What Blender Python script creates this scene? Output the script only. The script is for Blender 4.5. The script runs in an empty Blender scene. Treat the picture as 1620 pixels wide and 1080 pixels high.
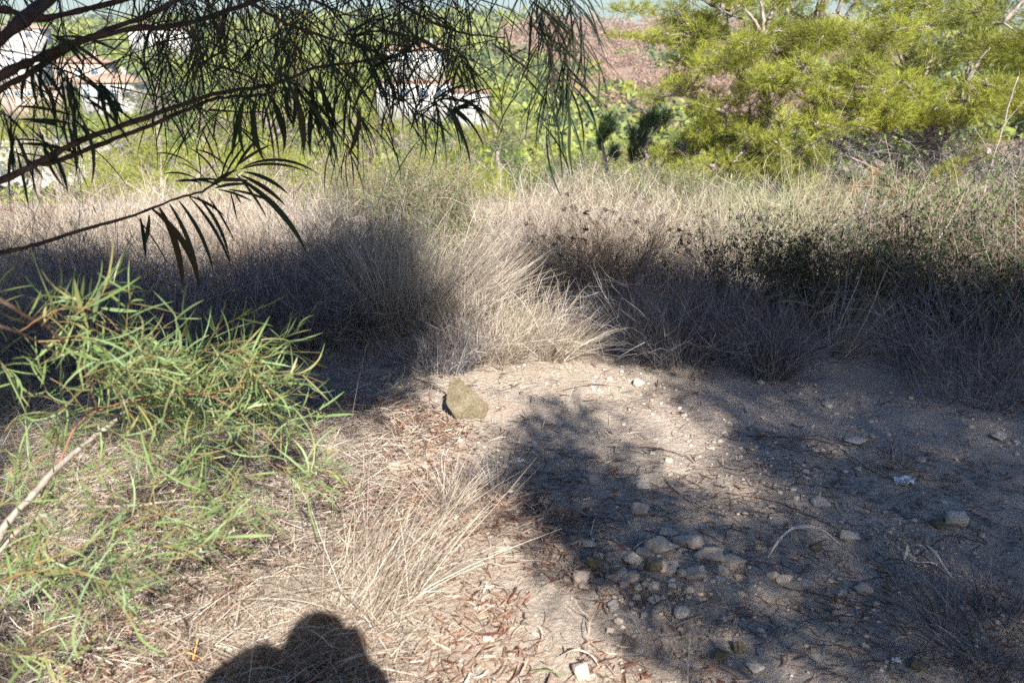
import bpy, bmesh, math, random
import numpy as np
from mathutils import Vector
random.seed(7); rng = np.random.default_rng(7)
C = bpy.context.scene
# ------------------------------------------------------------------ camera, sky, sun, exposure
FPX, PITCH, EYE = 1310.0, math.radians(18.6), 1.6           # focal length in pixels of the 1620 px wide photograph
cp, sp = math.cos(PITCH), math.sin(PITCH)
cam = bpy.data.cameras.new('photo_view'); camo = bpy.data.objects.new('photo_view', cam); C.collection.objects.link(camo)
camo.location = (0, 0, EYE); camo.rotation_euler = (math.radians(90) - PITCH, 0, 0)
cam.sensor_width = 36; cam.lens = 36*FPX/1620; cam.clip_start = 0.05; cam.clip_end = 8000
cam.dof.use_dof = True; cam.dof.focus_distance = 4.3; cam.dof.aperture_fstop = 3.4
C.camera = camo
SUNPX = (528, 985)                                          # where the shadow of the lens falls
def pray(px, py):
    a = (np.asarray(px, float)-810)/FPX; b = (540-np.asarray(py, float))/FPX
    return np.stack([a, cp + b*sp, -sp + b*cp], -1)
L = pray(*SUNPX); L /= np.linalg.norm(L)                     # direction the light travels
elev = math.asin(-L[2]); S = -L
w = bpy.data.worlds.new('World'); C.world = w; w.use_nodes = True
nt = w.node_tree; bg = nt.nodes['Background']; sky = nt.nodes.new('ShaderNodeTexSky')
sky.sky_type = 'NISHITA'; sky.sun_disc = False; sky.sun_elevation = elev
sky.sun_rotation = math.atan2(S[0], S[1]); sky.altitude = 50; sky.dust_density = 1.0; sky.ozone_density = 1.6
hs = nt.nodes.new('ShaderNodeHueSaturation'); hs.inputs['Saturation'].default_value = 1.45; hs.inputs['Hue'].default_value = .506
nt.links.new(sky.outputs[0], hs.inputs['Color']); nt.links.new(hs.outputs[0], bg.inputs[0]); bg.inputs[1].default_value = 0.05
sl = bpy.data.lights.new('sun', 'SUN'); so = bpy.data.objects.new('sun', sl); C.collection.objects.link(so)
sl.energy = 5.0; sl.angle = math.radians(0.53); sl.color = (1, .94, .85)
so.rotation_euler = Vector(L).to_track_quat('-Z', 'Y').to_euler(); so.location = (3, -6, 9)
C.view_settings.view_transform = 'Standard'; C.view_settings.look = 'None'
C.view_settings.exposure = 1.36; C.view_settings.gamma = 1
cy = C.cycles; cy.volume_bounces = 0; cy.volume_max_steps = 32; cy.max_bounces = 7; cy.diffuse_bounces = 4; cy.glossy_bounces = 2; cy.transmission_bounces = 4
cy.transparent_max_bounces = 8; cy.caustics_reflective = False; cy.caustics_refractive = False
cy.use_denoising = False; cy.sample_clamp_indirect = 6
try: C.render.engine = 'CYCLES'; cy.denoiser = 'OPENIMAGEDENOISE'
except Exception: pass

# ------------------------------------------------------------------ noise and ground height
_tab = np.random.default_rng(3).random((256, 256))
def vn(x, y):
    x = np.asarray(x, float); y = np.asarray(y, float)
    xi = np.floor(x).astype(int); yi = np.floor(y).astype(int); fx = x-xi; fy = y-yi
    fx = fx*fx*(3-2*fx); fy = fy*fy*(3-2*fy)
    g = lambda i, j: _tab[i & 255, j & 255]
    return (g(xi, yi)*(1-fx)+g(xi+1, yi)*fx)*(1-fy)+(g(xi, yi+1)*(1-fx)+g(xi+1, yi+1)*fx)*fy - .5
def fbm(x, y, s, o=4):
    r = 0; a = 1.
    for k in range(o): r = r + a*vn(x/s+17.3*k, y/s+5.1*k); a *= .5; s *= .5
    return r
def ss(a, b, x): t = np.clip((np.asarray(x, float)-a)/(b-a), 0, 1); return t*t*(3-2*t)
ANG = [(-1e3, 0), (0, 0)]
def Hfar(x, y):
    # height of the valley and of the far hillside
    d = np.maximum(y, 1.)
    ang = np.interp(d, [10, 25, 60, 100, 200, 300, 450, 520, 700, 4000], [-.16, -.34, -.21, -.135, -.048, -.002, .036, .037, .026, 0.004])
    crest = 1 + .10*np.sin(x/130.+1.) - .25*ss(60, 240, x)*ss(300, 440, d)
    return 1.6 + ang*d*np.where(ang > 0, crest, 1) + 1.8*ss(60, 160, d)*fbm(x, y, 60., 3)
MOUND = (.50, 2.28)
def H(x, y):
    x = np.asarray(x, float); y = np.asarray(y, float)
    edge = 8.8 + 1.25*np.maximum(x, 0)
    k = ss(0, 1, (y-edge)/9.)
    near = .05*fbm(x, y, 1.6, 3) + .026*fbm(x+9, y, .22, 4) + .05*ss(4.2, 6.5, y) + .02*ss(.5, 2, x)
    near = near + .012*np.abs(fbm(x*1.3, y+40, .5, 2)) + .016*np.abs(fbm(x+3, y+7, .09, 3))*ss(-.4, .6, fbm(x, y+20, .8, 2)+.3)
    mx, my = MOUND
    r2 = ((x-mx)/.30)**2 + ((y-my)/.22)**2
    near = near + .07*np.exp(-r2)*(1+1.1*fbm(x, y, .09, 2)) - .02*np.exp(-((x-mx-.33)/.1)**2-((y-my+.1)/.12)**2)
    near = near - .05*np.maximum(y-6.5, 0)
    return near*(1-k) + np.minimum(Hfar(x, y), near+0)*k*(y < 60) + Hfar(x, y)*(y >= 60)*k
def P(px, py, Y):
    r = pray(px, py); return np.array([0, 0, EYE]) + r*(Y/r[..., 1:2])
def G(px, py, z=0.):
    r = pray(px, py); t = (EYE-z)/-r[2]; q = np.array([0, 0, EYE]) + r*t
    for _ in range(6):
        t = (EYE-z-float(H(q[0], q[1])))/-r[2]; q = np.array([0, 0, EYE]) + r*t
    return q
def toPx(p):
    p = np.asarray(p, float); d = p - np.array([0, 0, EYE])
    f = d[..., 1]*cp - d[..., 2]*sp; u = d[..., 1]*sp + d[..., 2]*cp
    f = np.where(f < .05, .05, f)
    return 810 + FPX*d[..., 0]/f, 540 - FPX*u/f

# ------------------------------------------------------------------ mesh helpers
class MB:
    def __init__(s): s.v = []; s.q = []; s.t = []; s.qm = []; s.tm = []; s.n = 0
    def add(s, V, Q=None, T=None, m=0):
        V = np.asarray(V, np.float32).reshape(-1, 3); s.v.append(V)
        if Q is not None and len(Q): s.q.append(np.asarray(Q, np.int64)+s.n); s.qm.append(np.full(len(Q), m))
        if T is not None and len(T): s.t.append(np.asarray(T, np.int64)+s.n); s.tm.append(np.full(len(T), m))
        s.n += len(V)
    def build(s, name, mats, parent=None, loc=None, smooth=True):
        me = bpy.data.meshes.new(name)
        V = np.concatenate(s.v) if s.v else np.zeros((0, 3), np.float32)
        if loc is not None: V = V - np.asarray(loc, np.float32)
        Q = np.concatenate(s.q) if s.q else np.zeros((0, 4), int); T = np.concatenate(s.t) if s.t else np.zeros((0, 3), int)
        me.vertices.add(len(V)); me.vertices.foreach_set('co', V.ravel())
        loops = np.concatenate([Q.ravel(), T.ravel()]).astype(np.int32)
        me.loops.add(len(loops)); me.loops.foreach_set('vertex_index', loops)
        nq, ntr = len(Q), len(T); me.polygons.add(nq+ntr)
        ls = np.concatenate([np.arange(nq)*4, nq*4+np.arange(ntr)*3]).astype(np.int32)
        me.polygons.foreach_set('loop_start', ls)
        mi = np.concatenate((s.qm or [np.zeros(0)]) + (s.tm or [np.zeros(0)])).astype(np.int32)
        if not isinstance(mats, (list, tuple)): mats = [mats]
        for m in mats: me.materials.append(m)
        if len(mats) > 1: me.polygons.foreach_set('material_index', mi)
        me.update(calc_edges=True)
        if smooth: me.polygons.foreach_set('use_smooth', np.ones(nq+ntr, bool))
        o = bpy.data.objects.new(name, me); C.collection.objects.link(o)
        if parent is not None: o.parent = parent
        elif loc is not None: o.location = loc
        return o
def norm(a): return a/np.maximum(np.linalg.norm(a, axis=-1, keepdims=True), 1e-9)
def rdir(n): return norm(rng.normal(size=(n, 3)))
def perp(d):
    r = rdir(len(d)); return norm(r - d*np.sum(r*d, -1, keepdims=True))
LENS = lambda s: np.sin(np.pi*np.clip(s*.93+.06, 0, 1))**.75
BLADE = lambda s: np.clip(1.05-s, .08, 1)**.6
FLAT = lambda s: 1.-.4*s
NEED = lambda s: np.clip(1.15-s, .15, 1)
def ribbons(mb, base, d, n, Ln, wd, k, nseg=3, prof=BLADE, roll=None, m=0, wav=0.):
    """N ribbons: arcs starting at base along d and bending by k radians towards n."""
    N = len(base); base = np.asarray(base, float); d = norm(np.asarray(d, float)); n = np.asarray(n, float)
    n = norm(n - d*np.sum(n*d, -1, keepdims=True))
    Ln = np.broadcast_to(Ln, N)[:, None]; wd = np.broadcast_to(wd, N)[:, None]; k = np.broadcast_to(k, N)[:, None]
    k = np.where(np.abs(k) < 1e-3, 1e-3, k)
    if roll is None: roll = rng.uniform(0, np.pi, N)
    roll = np.broadcast_to(roll, N)[:, None]; b = np.cross(d, n)
    s = np.linspace(0, 1, nseg+1); V = np.empty((N, nseg+1, 2, 3))
    ph = rng.uniform(0, 6, (N, 1))
    for i, t in enumerate(s):
        p = base + Ln*(np.sin(k*t)/k*d + (1-np.cos(k*t))/k*n) + (wav*Ln*np.sin(ph+t*5)*t)*b
        nn = -np.sin(k*t)*d + np.cos(k*t)*n
        wv = np.cos(roll)*b + np.sin(roll)*nn
        h = wd*.5*prof(t)
        V[:, i, 0] = p - wv*h; V[:, i, 1] = p + wv*h
    off = (np.arange(N)*(nseg+1)*2)[:, None]
    q = np.array([[2*i, 2*i+1, 2*i+3, 2*i+2] for i in range(nseg)]).ravel()
    mb.add(V.reshape(-1, 3), (off+q).reshape(-1, 4), m=m)
def arcpt(base, d, n, Ln, k, t):
    d = norm(d); n = norm(n - d*np.sum(n*d, -1, keepdims=True)); k = np.where(np.abs(k) < 1e-3, 1e-3, k)[:, None]; t = t[:, None]; Ln = Ln[:, None]
    return base + Ln*(np.sin(k*t)/k*d + (1-np.cos(k*t))/k*n), norm(np.cos(k*t)*d + np.sin(k*t)*n)
def smooth_path(pts, n=6):
    pts = np.asarray(pts, float)
    if len(pts) < 3: return np.array([pts[0]+(pts[-1]-pts[0])*t for t in np.linspace(0, 1, n+1)])
    P_ = np.vstack([2*pts[0]-pts[1], pts, 2*pts[-1]-pts[-2]]); out = []
    for i in range(1, len(P_)-2):
        for t in np.linspace(0, 1, n, endpoint=False):
            a, b, c, d = P_[i-1:i+3]
            out.append(.5*((2*b)+(c-a)*t+(2*a-5*b+4*c-d)*t*t+(-a+3*b-3*c+d)*t**3))
    out.append(pts[-1]); return np.array(out)
def tube(mb, pts, r0, r1, k=6, m=0, wob=.0, n=6, sm=True):
    p = smooth_path(pts, n) if sm else np.asarray(pts, float); M = len(p)
    if wob: p = p + wob*rng.normal(size=p.shape)*np.linspace(0.2, 1, M)[:, None]
    tg = norm(np.gradient(p, axis=0)); ref = np.array([.3, .2, .93]); a = norm(np.cross(tg, ref)+1e-6); b = np.cross(tg, a)
    r = np.linspace(r0, r1, M)*(1+.12*rng.normal(size=M)*(wob > 0)); th = np.arange(k)*2*np.pi/k
    V = p[:, None]+r[:, None, None]*(np.cos(th)[None, :, None]*a[:, None]+np.sin(th)[None, :, None]*b[:, None])
    Q = [[i*k+j, i*k+(j+1) % k, (i+1)*k+(j+1) % k, (i+1)*k+j] for i in range(M-1) for j in range(k)]
    V = np.vstack([V.reshape(-1, 3), p[:1], p[-1:]])
    T = [[M*k, (j+1) % k, j] for j in range(k)]+[[M*k+1, (M-1)*k+j, (M-1)*k+(j+1) % k] for j in range(k)]
    mb.add(V, Q, T, m); return p
def box(mb, c, s, rz=0., m=0):
    c = np.asarray(c, float); h = np.asarray(s, float)/2
    V = np.array([[x, y, z] for z in (-1, 1) for x, y in ((-1, -1), (1, -1), (1, 1), (-1, 1))])*h
    cr, sr = math.cos(rz), math.sin(rz); V = np.stack([V[:, 0]*cr-V[:, 1]*sr, V[:, 0]*sr+V[:, 1]*cr, V[:, 2]], -1)+c
    mb.add(V, [[3, 2, 1, 0], [4, 5, 6, 7], [0, 1, 5, 4], [1, 2, 6, 5], [2, 3, 7, 6], [3, 0, 4, 7]], m=m)
def tag(o, label=None, cat=None, group=None, kind=None):
    if label: o['label'] = label
    if cat: o['category'] = cat
    if group: o['group'] = group
    if kind: o['kind'] = kind
    return o
def empty(name, loc):
    o = bpy.data.objects.new(name, None); C.collection.objects.link(o); o.location = loc; o.empty_display_size = .1; return o

# ------------------------------------------------------------------ materials
def mat(name, cols, rough=.8, trans=0., mix='island', scale=20., bump=0., spec=.3, bscale=None, stops=None, fine=0.):
    """cols: colour ramp over a random value per island ('island') or over noise ('noise')."""
    m = bpy.data.materials.new(name); m.use_nodes = True; t = m.node_tree; N = t.nodes; Lk = t.links
    bs = N['Principled BSDF']; out = N['Material Output']; bs.inputs['Roughness'].default_value = rough
    bs.inputs['Specular IOR Level'].default_value = spec
    tc = N.new('ShaderNodeTexCoord')
    if mix == 'island':
        g = N.new('ShaderNodeNewGeometry'); src = g.outputs['Random Per Island']
    else:
        nz = N.new('ShaderNodeTexNoise'); nz.inputs['Scale'].default_value = scale; nz.inputs['Detail'].default_value = 7
        nz.inputs['Roughness'].default_value = .62
        Lk.new(tc.outputs['Object'], nz.inputs['Vector']); src = nz.outputs['Fac']
        mr = N.new('ShaderNodeMapRange'); mr.inputs[1].default_value = .28; mr.inputs[2].default_value = .72; Lk.new(src, mr.inputs[0]); src = mr.outputs[0]
    rp = N.new('ShaderNodeValToRGB'); e = rp.color_ramp.elements
    st = stops or [i/max(1, len(cols)-1) for i in range(len(cols))]
    while len(e) < len(cols): e.new(.5)
    for i, c in enumerate(cols): e[i].position = st[i]; e[i].color = (*c, 1)
    Lk.new(src, rp.inputs[0]); col = rp.outputs[0]
    if fine:
        n2 = N.new('ShaderNodeTexNoise'); n2.inputs['Scale'].default_value = fine; n2.inputs['Detail'].default_value = 3
        Lk.new(tc.outputs['Object'], n2.inputs['Vector']); m2 = N.new('ShaderNodeMapRange'); m2.inputs[1].default_value = .3; m2.inputs[2].default_value = .7
        m2.inputs[3].default_value = .6; m2.inputs[4].default_value = 1.35; Lk.new(n2.outputs['Fac'], m2.inputs[0])
        vm = N.new('ShaderNodeVectorMath'); vm.operation = 'SCALE'; Lk.new(col, vm.inputs[0]); Lk.new(m2.outputs[0], vm.inputs['Scale']); col = vm.outputs[0]
    Lk.new(col, bs.inputs['Base Color'])
    if bump:
        n3 = N.new('ShaderNodeTexNoise'); n3.inputs['Scale'].default_value = bscale or scale*3; n3.inputs['Detail'].default_value = 6
        Lk.new(tc.outputs['Object'], n3.inputs['Vector']); bp = N.new('ShaderNodeBump'); bp.inputs['Strength'].default_value = 1
        bp.inputs['Distance'].default_value = bump; Lk.new(n3.outputs['Fac'], bp.inputs['Height']); Lk.new(bp.outputs[0], bs.inputs['Normal'])
    if trans:
        tl = N.new('ShaderNodeBsdfTranslucent'); mx = N.new('ShaderNodeMixShader'); mx.inputs[0].default_value = trans
        Lk.new(col, tl.inputs[0]); Lk.new(bs.outputs[0], mx.inputs[1]); Lk.new(tl.outputs[0], mx.inputs[2]); Lk.new(mx.outputs[0], out.inputs[0])
    return m
M = dict(
 straw=mat('dry_straw', [(.12, .085, .06), (.46, .39, .32), (.70, .64, .56), (.28, .18, .12), (.56, .50, .41), (.08, .055, .04), (.36, .30, .24)], .7, .15),
 drygrass=mat('dry_grass_blades', [(.10, .075, .06), (.42, .35, .29), (.70, .63, .55), (.19, .14, .10), (.60, .54, .42), (.30, .24, .19)], .75, .15),
 browntwig=mat('brown_twigs', [(.09, .06, .045), (.26, .18, .13), (.16, .11, .09), (.46, .35, .28)], .8, .05),
 greenstem=mat('greenish_stems', [(.26, .27, .13), (.38, .38, .22), (.50, .46, .32), (.20, .22, .09)], .7, .15),
 shadegreytwig=mat('shade_darkened_grey_twigs', [(.04, .038, .045), (.11, .105, .12), (.38, .36, .37), (.07, .062, .062)], .8, .05),  # grey twigs of the shaded plants, darkened and blued to deepen that shade
 litter=mat('leaf_litter', [(.06, .024, .016), (.17, .065, .04), (.46, .35, .26), (.10, .04, .028), (.60, .52, .43), (.24, .105, .06), (.30, .21, .16), (.12, .06, .04)], .6, .1),
 darkleaf=mat('dark_leaf_litter', [(.03, .02, .018), (.08, .05, .04), (.17, .11, .085)], .7),
 acacia=mat('shaded_acacia_leaf', [(.010, .022, .014), (.018, .034, .018), (.032, .048, .022), (.045, .032, .016)], .5, .22, spec=.22),  # colour darkened nearly to black for the shade the hanging leaves sit in
 acacialit=mat('sunlit_acacia_leaf', [(.12, .20, .075), (.19, .28, .09), (.24, .34, .19), (.22, .30, .11), (.15, .23, .08), (.32, .28, .12), (.09, .15, .07)], .45, .25, spec=.4),  # paler copy of the acacia leaf, with the sun on the low bush
 bark=mat('reddish_bark', [(.03, .017, .014), (.065, .038, .03), (.11, .075, .06)], .75, mix='noise', scale=30, bump=.002),
 bark2=mat('brown_twig_bark', [(.12, .06, .04), (.22, .11, .07), (.30, .18, .12)], .7, mix='noise', scale=25),
 greybark=mat('grey_bark', [(.16, .13, .11), (.28, .24, .21), (.40, .36, .33)], .8, mix='noise', scale=40, bump=.001),
 redtwig=mat('orange_twig', [(.19, .085, .045), (.24, .17, .07), (.15, .07, .045)], .6, mix='noise', scale=9),
 pine=mat('pine_needles', [(.13, .18, .03), (.30, .33, .045), (.42, .42, .08), (.22, .27, .05)], .55, .30, fine=1.1),
 pineyel=mat('yellow_pine_needles', [(.22, .27, .03), (.30, .34, .035), (.36, .37, .05)], .55, .32, fine=1.1),
 pinedark=mat('dark_pine_needles', [(.035, .075, .025), (.06, .11, .035), (.09, .14, .04)], .55, .15),
 pinewood=mat('pine_wood', [(.16, .12, .10), (.30, .25, .22), (.44, .40, .37)], .85, mix='noise', scale=12, bump=.004),
 deadneedle=mat('dead_orange_needles', [(.50, .27, .10), (.62, .38, .17)], .7, .2),
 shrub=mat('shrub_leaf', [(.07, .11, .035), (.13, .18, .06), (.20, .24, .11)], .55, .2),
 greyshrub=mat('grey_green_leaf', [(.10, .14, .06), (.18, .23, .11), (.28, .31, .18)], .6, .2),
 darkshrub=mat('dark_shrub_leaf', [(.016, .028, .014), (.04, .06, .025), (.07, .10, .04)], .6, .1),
 seed=mat('dark_seed_heads', [(.05, .04, .035), (.12, .10, .08)], .9),
 stone=mat('pale_limestone', [(.32, .28, .23), (.48, .43, .37), (.62, .57, .50)], .9, mix='noise', scale=14, bump=.008, bscale=45, fine=160),
 ochre=mat('ochre_stone', [(.095, .076, .045), (.15, .125, .080), (.215, .185, .130)], .9, mix='noise', scale=12, bump=.008, bscale=40, fine=140),
 gravel=mat('gravel', [(.30, .24, .19), (.50, .43, .35), (.66, .60, .52), (.36, .24, .18)], .9),
 clod=mat('earth_clod', [(.38, .29, .22), (.54, .44, .35), (.64, .55, .45)], .95, mix='noise', scale=22, bump=.004, bscale=80),
 white=mat('white_plastic', [(.72, .76, .82), (.85, .87, .9)], .35, mix='noise', scale=30, spec=.5),
 fibre=mat('pale_dry_fibre', [(.50, .46, .42), (.68, .66, .63)], .7, mix='noise', scale=40),
 hill=mat('hill_scrub', [(.13, .17, .04), (.20, .25, .06), (.26, .28, .10)], .9, mix='island'),
 hilldark=mat('hill_dark_scrub', [(.07, .10, .04), (.11, .15, .06)], .9),
 burnt=mat('burnt_scrub', [(.20, .11, .08), (.33, .19, .13), (.16, .13, .12), (.38, .28, .19), (.27, .19, .16)], .9),
 plaster=mat('white_plaster', [(.42, .41, .40), (.56, .55, .54)], .8, mix='noise', scale=.6),
 pinkplaster=mat('pink_plaster', [(.48, .36, .30), (.56, .45, .38)], .8, mix='noise', scale=.6),
 tile=mat('terracotta_tiles', [(.30, .19, .14), (.40, .28, .21)], .85, mix='noise', scale=2.),
 glass=mat('dark_window_glass', [(.06, .10, .16), (.12, .18, .26)], .15, mix='noise', scale=.5, spec=.6),
 shutter=mat('window_frame_paint', [(.60, .58, .55), (.68, .66, .63)], .6, mix='noise', scale=2),
)
def ground_material():
    m = bpy.data.materials.new('pale_earth'); m.use_nodes = True; t = m.node_tree; N = t.nodes; Lk = t.links
    bs = N['Principled BSDF']; bs.inputs['Roughness'].default_value = .95; bs.inputs['Specular IOR Level'].default_value = .1
    tc = N.new('ShaderNodeTexCoord'); geo = N.new('ShaderNodeNewGeometry')
    def noise(sc, det=6, ro=.6):
        n = N.new('ShaderNodeTexNoise'); n.inputs['Scale'].default_value = sc; n.inputs['Detail'].default_value = det; n.inputs['Roughness'].default_value = ro
        Lk.new(geo.outputs['Position'], n.inputs['Vector']); return n.outputs['Fac']
    def ramp(src, cols, st):
        r = N.new('ShaderNodeValToRGB'); e = r.color_ramp.elements
        while len(e) < len(cols): e.new(.5)
        for i, c in enumerate(cols): e[i].position = st[i]; e[i].color = (*c, 1)
        Lk.new(src, r.inputs[0]); return r.outputs[0]
    def mixc(f, a, b):
        x = N.new('ShaderNodeMix'); x.data_type = 'RGBA'; Lk.new(f, x.inputs[0]); Lk.new(a, x.inputs[6]); Lk.new(b, x.inputs[7]); return x.outputs[2]
    base = ramp(noise(1.7), [(.42, .33, .26), (.54, .45, .36), (.62, .53, .43)], [.3, .5, .7])
    grains = ramp(noise(55, 5, .75), [(.36, .27, .21), (.54, .45, .37), (.74, .67, .58)], [.36, .5, .64])
    c1 = N.new('ShaderNodeMix'); c1.data_type = 'RGBA'; c1.inputs[0].default_value = .5; Lk.new(base, c1.inputs[6]); Lk.new(grains, c1.inputs[7])
    red = ramp(noise(4.3, 7, .7), [(0, 0, 0), (0, 0, 0), (.6, .6, .6)], [0, .55, .78])
    rc = N.new('ShaderNodeRGB'); rc.outputs[0].default_value = (.36, .22, .15, 1)
    c2 = mixc(red, c1.outputs[2], rc.outputs[0])
    # far away the earth is covered by dry herbs
    sx = N.new('ShaderNodeSeparateXYZ'); Lk.new(geo.outputs['Position'], sx.inputs[0])
    mr = N.new('ShaderNodeMapRange'); mr.inputs[1].default_value = 12; mr.inputs[2].default_value = 40; Lk.new(sx.outputs[1], mr.inputs[0])
    far = ramp(noise(.08, 8, .7), [(.14, .16, .06), (.24, .24, .11), (.38, .29, .20)], [.35, .5, .65])
    fx = N.new('ShaderNodeMapRange'); fx.inputs[1].default_value = -5; fx.inputs[2].default_value = 12; Lk.new(sx.outputs[0], fx.inputs[0])
    fb = ramp(noise(.06, 8, .7), [(.16, .15, .08), (.25, .165, .12), (.30, .22, .165)], [.3, .45, .65]); far = mixc(fx.outputs[0], far, fb)
    c3 = mixc(mr.outputs[0], c2, far)
    Lk.new(c3, bs.inputs['Base Color'])
    b1 = N.new('ShaderNodeBump'); b1.inputs['Distance'].default_value = .03; Lk.new(noise(38, 9, .72), b1.inputs['Height']); Lk.new(b1.outputs[0], bs.inputs['Normal'])
    return m
M['earth'] = ground_material()

# ------------------------------------------------------------------ ground
def build_ground():
    tx = np.linspace(-1, 1, 1200); ty = np.linspace(0, 1, 1100)
    xs = 5*tx + 1900*np.sinh(11*tx)/np.sinh(11.)
    ys = -6 + ty*12 + 3500*np.sinh(ty*11)/np.sinh(11.)
    X, Y = np.meshgrid(xs, ys); Z = H(X, Y)
    mb = MB(); n, m_ = X.shape
    i = np.arange(n*m_).reshape(n, m_); Q = np.stack([i[:-1, :-1], i[:-1, 1:], i[1:, 1:], i[1:, :-1]], -1).reshape(-1, 4)
    mb.add(np.stack([X, Y, Z], -1).reshape(-1, 3), Q)
    tag(mb.build('ground', M['earth']), kind='structure')
build_ground()

# ------------------------------------------------------------------ shade of the trees behind the viewer
def inpoly(x, y, poly):
    r = np.zeros(np.shape(x), bool); n = len(poly)
    for i in range(n):
        x1, y1 = poly[i]; x2, y2 = poly[(i+1) % n]
        c = ((y1 > y) != (y2 > y)) & (x < (x2-x1)*(y-y1)/((y2-y1) or 1e-9)+x1); r ^= c
    return r
SHADE = [  # later entries win; photograph pixels -> how much sun the crowns take away
 ([(-4000, 372), (0, 362), (120, 375), (190, 405), (285, 462), (370, 432), (430, 385), (490, 368), (545, 345), (600, 352), (640, 370), (860, 372), (1000, 400), (1100, 398), (1180, 420), (1280, 430), (1340, 452), (1440, 490), (1540, 490), (5000, 480), (5000, 4000), (-4000, 4000)], 1.),
 ([(590, 360), (620, 320), (760, 330), (860, 370), (850, 430), (900, 450), (950, 500), (980, 556), (1130, 566), (1110, 640), (1150, 700), (1175, 775), (1120, 800), (1000, 780), (900, 745), (800, 735), (720, 735), (660, 690), (600, 640), (610, 600), (640, 570), (660, 545), (610, 480)], .0),
 ([(590, 360), (640, 340), (670, 470), (680, 540), (620, 500)], .45),
 ([(820, 660), (880, 640), (980, 660), (1045, 725), (1010, 772), (900, 745), (790, 735)], .75),
 ([(-4000, 620), (0, 640), (300, 650), (520, 640), (640, 640), (700, 690), (760, 735), (850, 815), (910, 845), (900, 900), (960, 930), (1010, 960), (1060, 1010), (1100, 1100), (1400, 1600), (-4000, 4000)], .0),
 ([(1000, 600), (1300, 600), (1300, 780), (1170, 780), (1150, 700), (1110, 640)], .8),
 ([(1230, 880), (1400, 900), (1380, 1010), (1240, 990)], .6),
 ([(1090, 1010), (1300, 1010), (1320, 1100), (1090, 1100)], .55),
 ([(960, 740), (1060, 775), (1120, 800), (1100, 840), (960, 820)], .6),
]
def shade_at(px, py):
    d = np.zeros(np.shape(px))
    for poly, v in SHADE: d = np.where(inpoly(px, py, poly), v, d)
    return d
def veg_h(y): return .55*ss(4.5, 5.6, y)*(1-.0*y)
def shade_crowns():
    n = 100000
    gx = rng.uniform(-9, 10, n); gy = rng.uniform(.2, 10.5, n)
    t = np.linspace(1.6, 0, 26); hit = np.stack([gx, gy, np.zeros(n)], -1); done = np.zeros(n, bool)
    for tt in t:
        q = np.stack([gx, gy, np.zeros(n)], -1) + S*tt
        h = (~done) & (q[:, 2] <= veg_h(q[:, 1])); hit[h] = q[h]; done |= h
    px, py = toPx(hit); d = shade_at(px, py)
    d = np.where((py > 1080) & (hit[:, 0] > .55), .85, d)
    d = np.where((px < -30) & (py > 560), .35, d)
    d = np.where((d > .95) & (hit[:, 1] > 3.9), 1.6, d)
    keep = rng.random(n) < d*np.where((px > 760) & (py > 570), np.where(inpoly(px, py, [(740, 730), (960, 760), (1060, 900), (1000, 980), (860, 850)]), .46, .31), 1); hit = hit[keep]; dk = d[keep]
    zc = 3.3 + 2.6*rng.random(len(hit))**1.2 + .5*fbm(hit[:, 0], hit[:, 1], 1.5, 2)
    zc = np.where((hit[:, 0] > .9) | (dk < .5), zc+3.6, zc)
    tt = (zc-hit[:, 2])/S[2]; c = hit + S*tt[:, None]
    return c, hit, (hit[:, 0] > .9) | (dk < .5)
cc, chit, high = shade_crowns()
def crown_tree(sel, name, trunk, leafmat, cat, label, leaf=(.13, .026), per=13):
    c = cc[sel]; e = empty(name, (trunk[0][0], trunk[0][1], float(H(trunk[0][0], trunk[0][1])))); tag(e, label, cat)
    mb = MB(); b = np.repeat(c, per, 0) + rng.normal(size=(len(c)*per, 3))*.10
    d = rdir(len(b)); d[:, 2] = -abs(d[:, 2])*.8
    ribbons(mb, b, d, perp(norm(d)), leaf[0]*rng.uniform(.7, 1.2, len(b)), leaf[1], rng.uniform(.2, .9, len(b)), 2, LENS)
    lo = np.array(e.location); mb.build('crown', leafmat, e, lo)
    mb = MB(); p = tube(mb, trunk, .13, .07, 10, wob=.01)
    top = np.array(trunk[-1]); cen = c[rng.integers(0, len(c), 130)]
    for q in cen:
        s0 = p[int(len(p)*rng.uniform(.75, .98))-1]; mid = (s0+q)/2+np.array([0, 0, .35]); mid2 = mid*.4+q*.6+rng.normal(size=3)*.12
        mid2[2] = max(mid2[2], 2.9)
        sp_ = smooth_path([s0, mid, mid2, q], 4); gh = sp_+L*((sp_[:, 2]-.1)/-L[2])[:, None]; gx, gy = toPx(gh)
        if np.mean(np.where(gh[:, 1] < .8, (gh[:, 0] > .5)*1., shade_at(gx, gy)) < .4) > .03: continue
        pp = tube(mb, [s0, mid, mid2, q], .026, .005, 5, wob=.01)
        for j in range(4):
            a = pp[rng.integers(len(pp)//2, len(pp))]; f = c[np.argmin(np.sum((c-a-rng.normal(size=3)*.5)**2, 1))]
            tube(mb, [a, (a+f)/2+rng.normal(size=3)*.05, f], .008, .003, 4, n=3)
    mb.build('trunk', M['bark'], e, lo)
    return e
left = ~high
acacia_tree = crown_tree(left, 'acacia_tree', [(-3.6, -1.2, -.1), (-3.7, -.9, 1.2), (-3.4, -.3, 2.4), (-3.0, .4, 3.4), (-2.4, 1.0, 4.2)], M['acacia'], 'tree',
    'overhanging acacia tree with long dark drooping leaves and bare reddish branches')
crown_tree(~left, 'carob_tree', [(4.6, -5.4, -.1), (4.5, -5.2, 2.2), (4.7, -4.9, 4.4), (4.8, -4.6, 6.5), (4.9, -4.2, 8.0)], M['darkshrub'], 'tree',
    'leafy tree standing behind the viewer, seen only by its shade on the clearing', leaf=(.12, .032))

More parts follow.
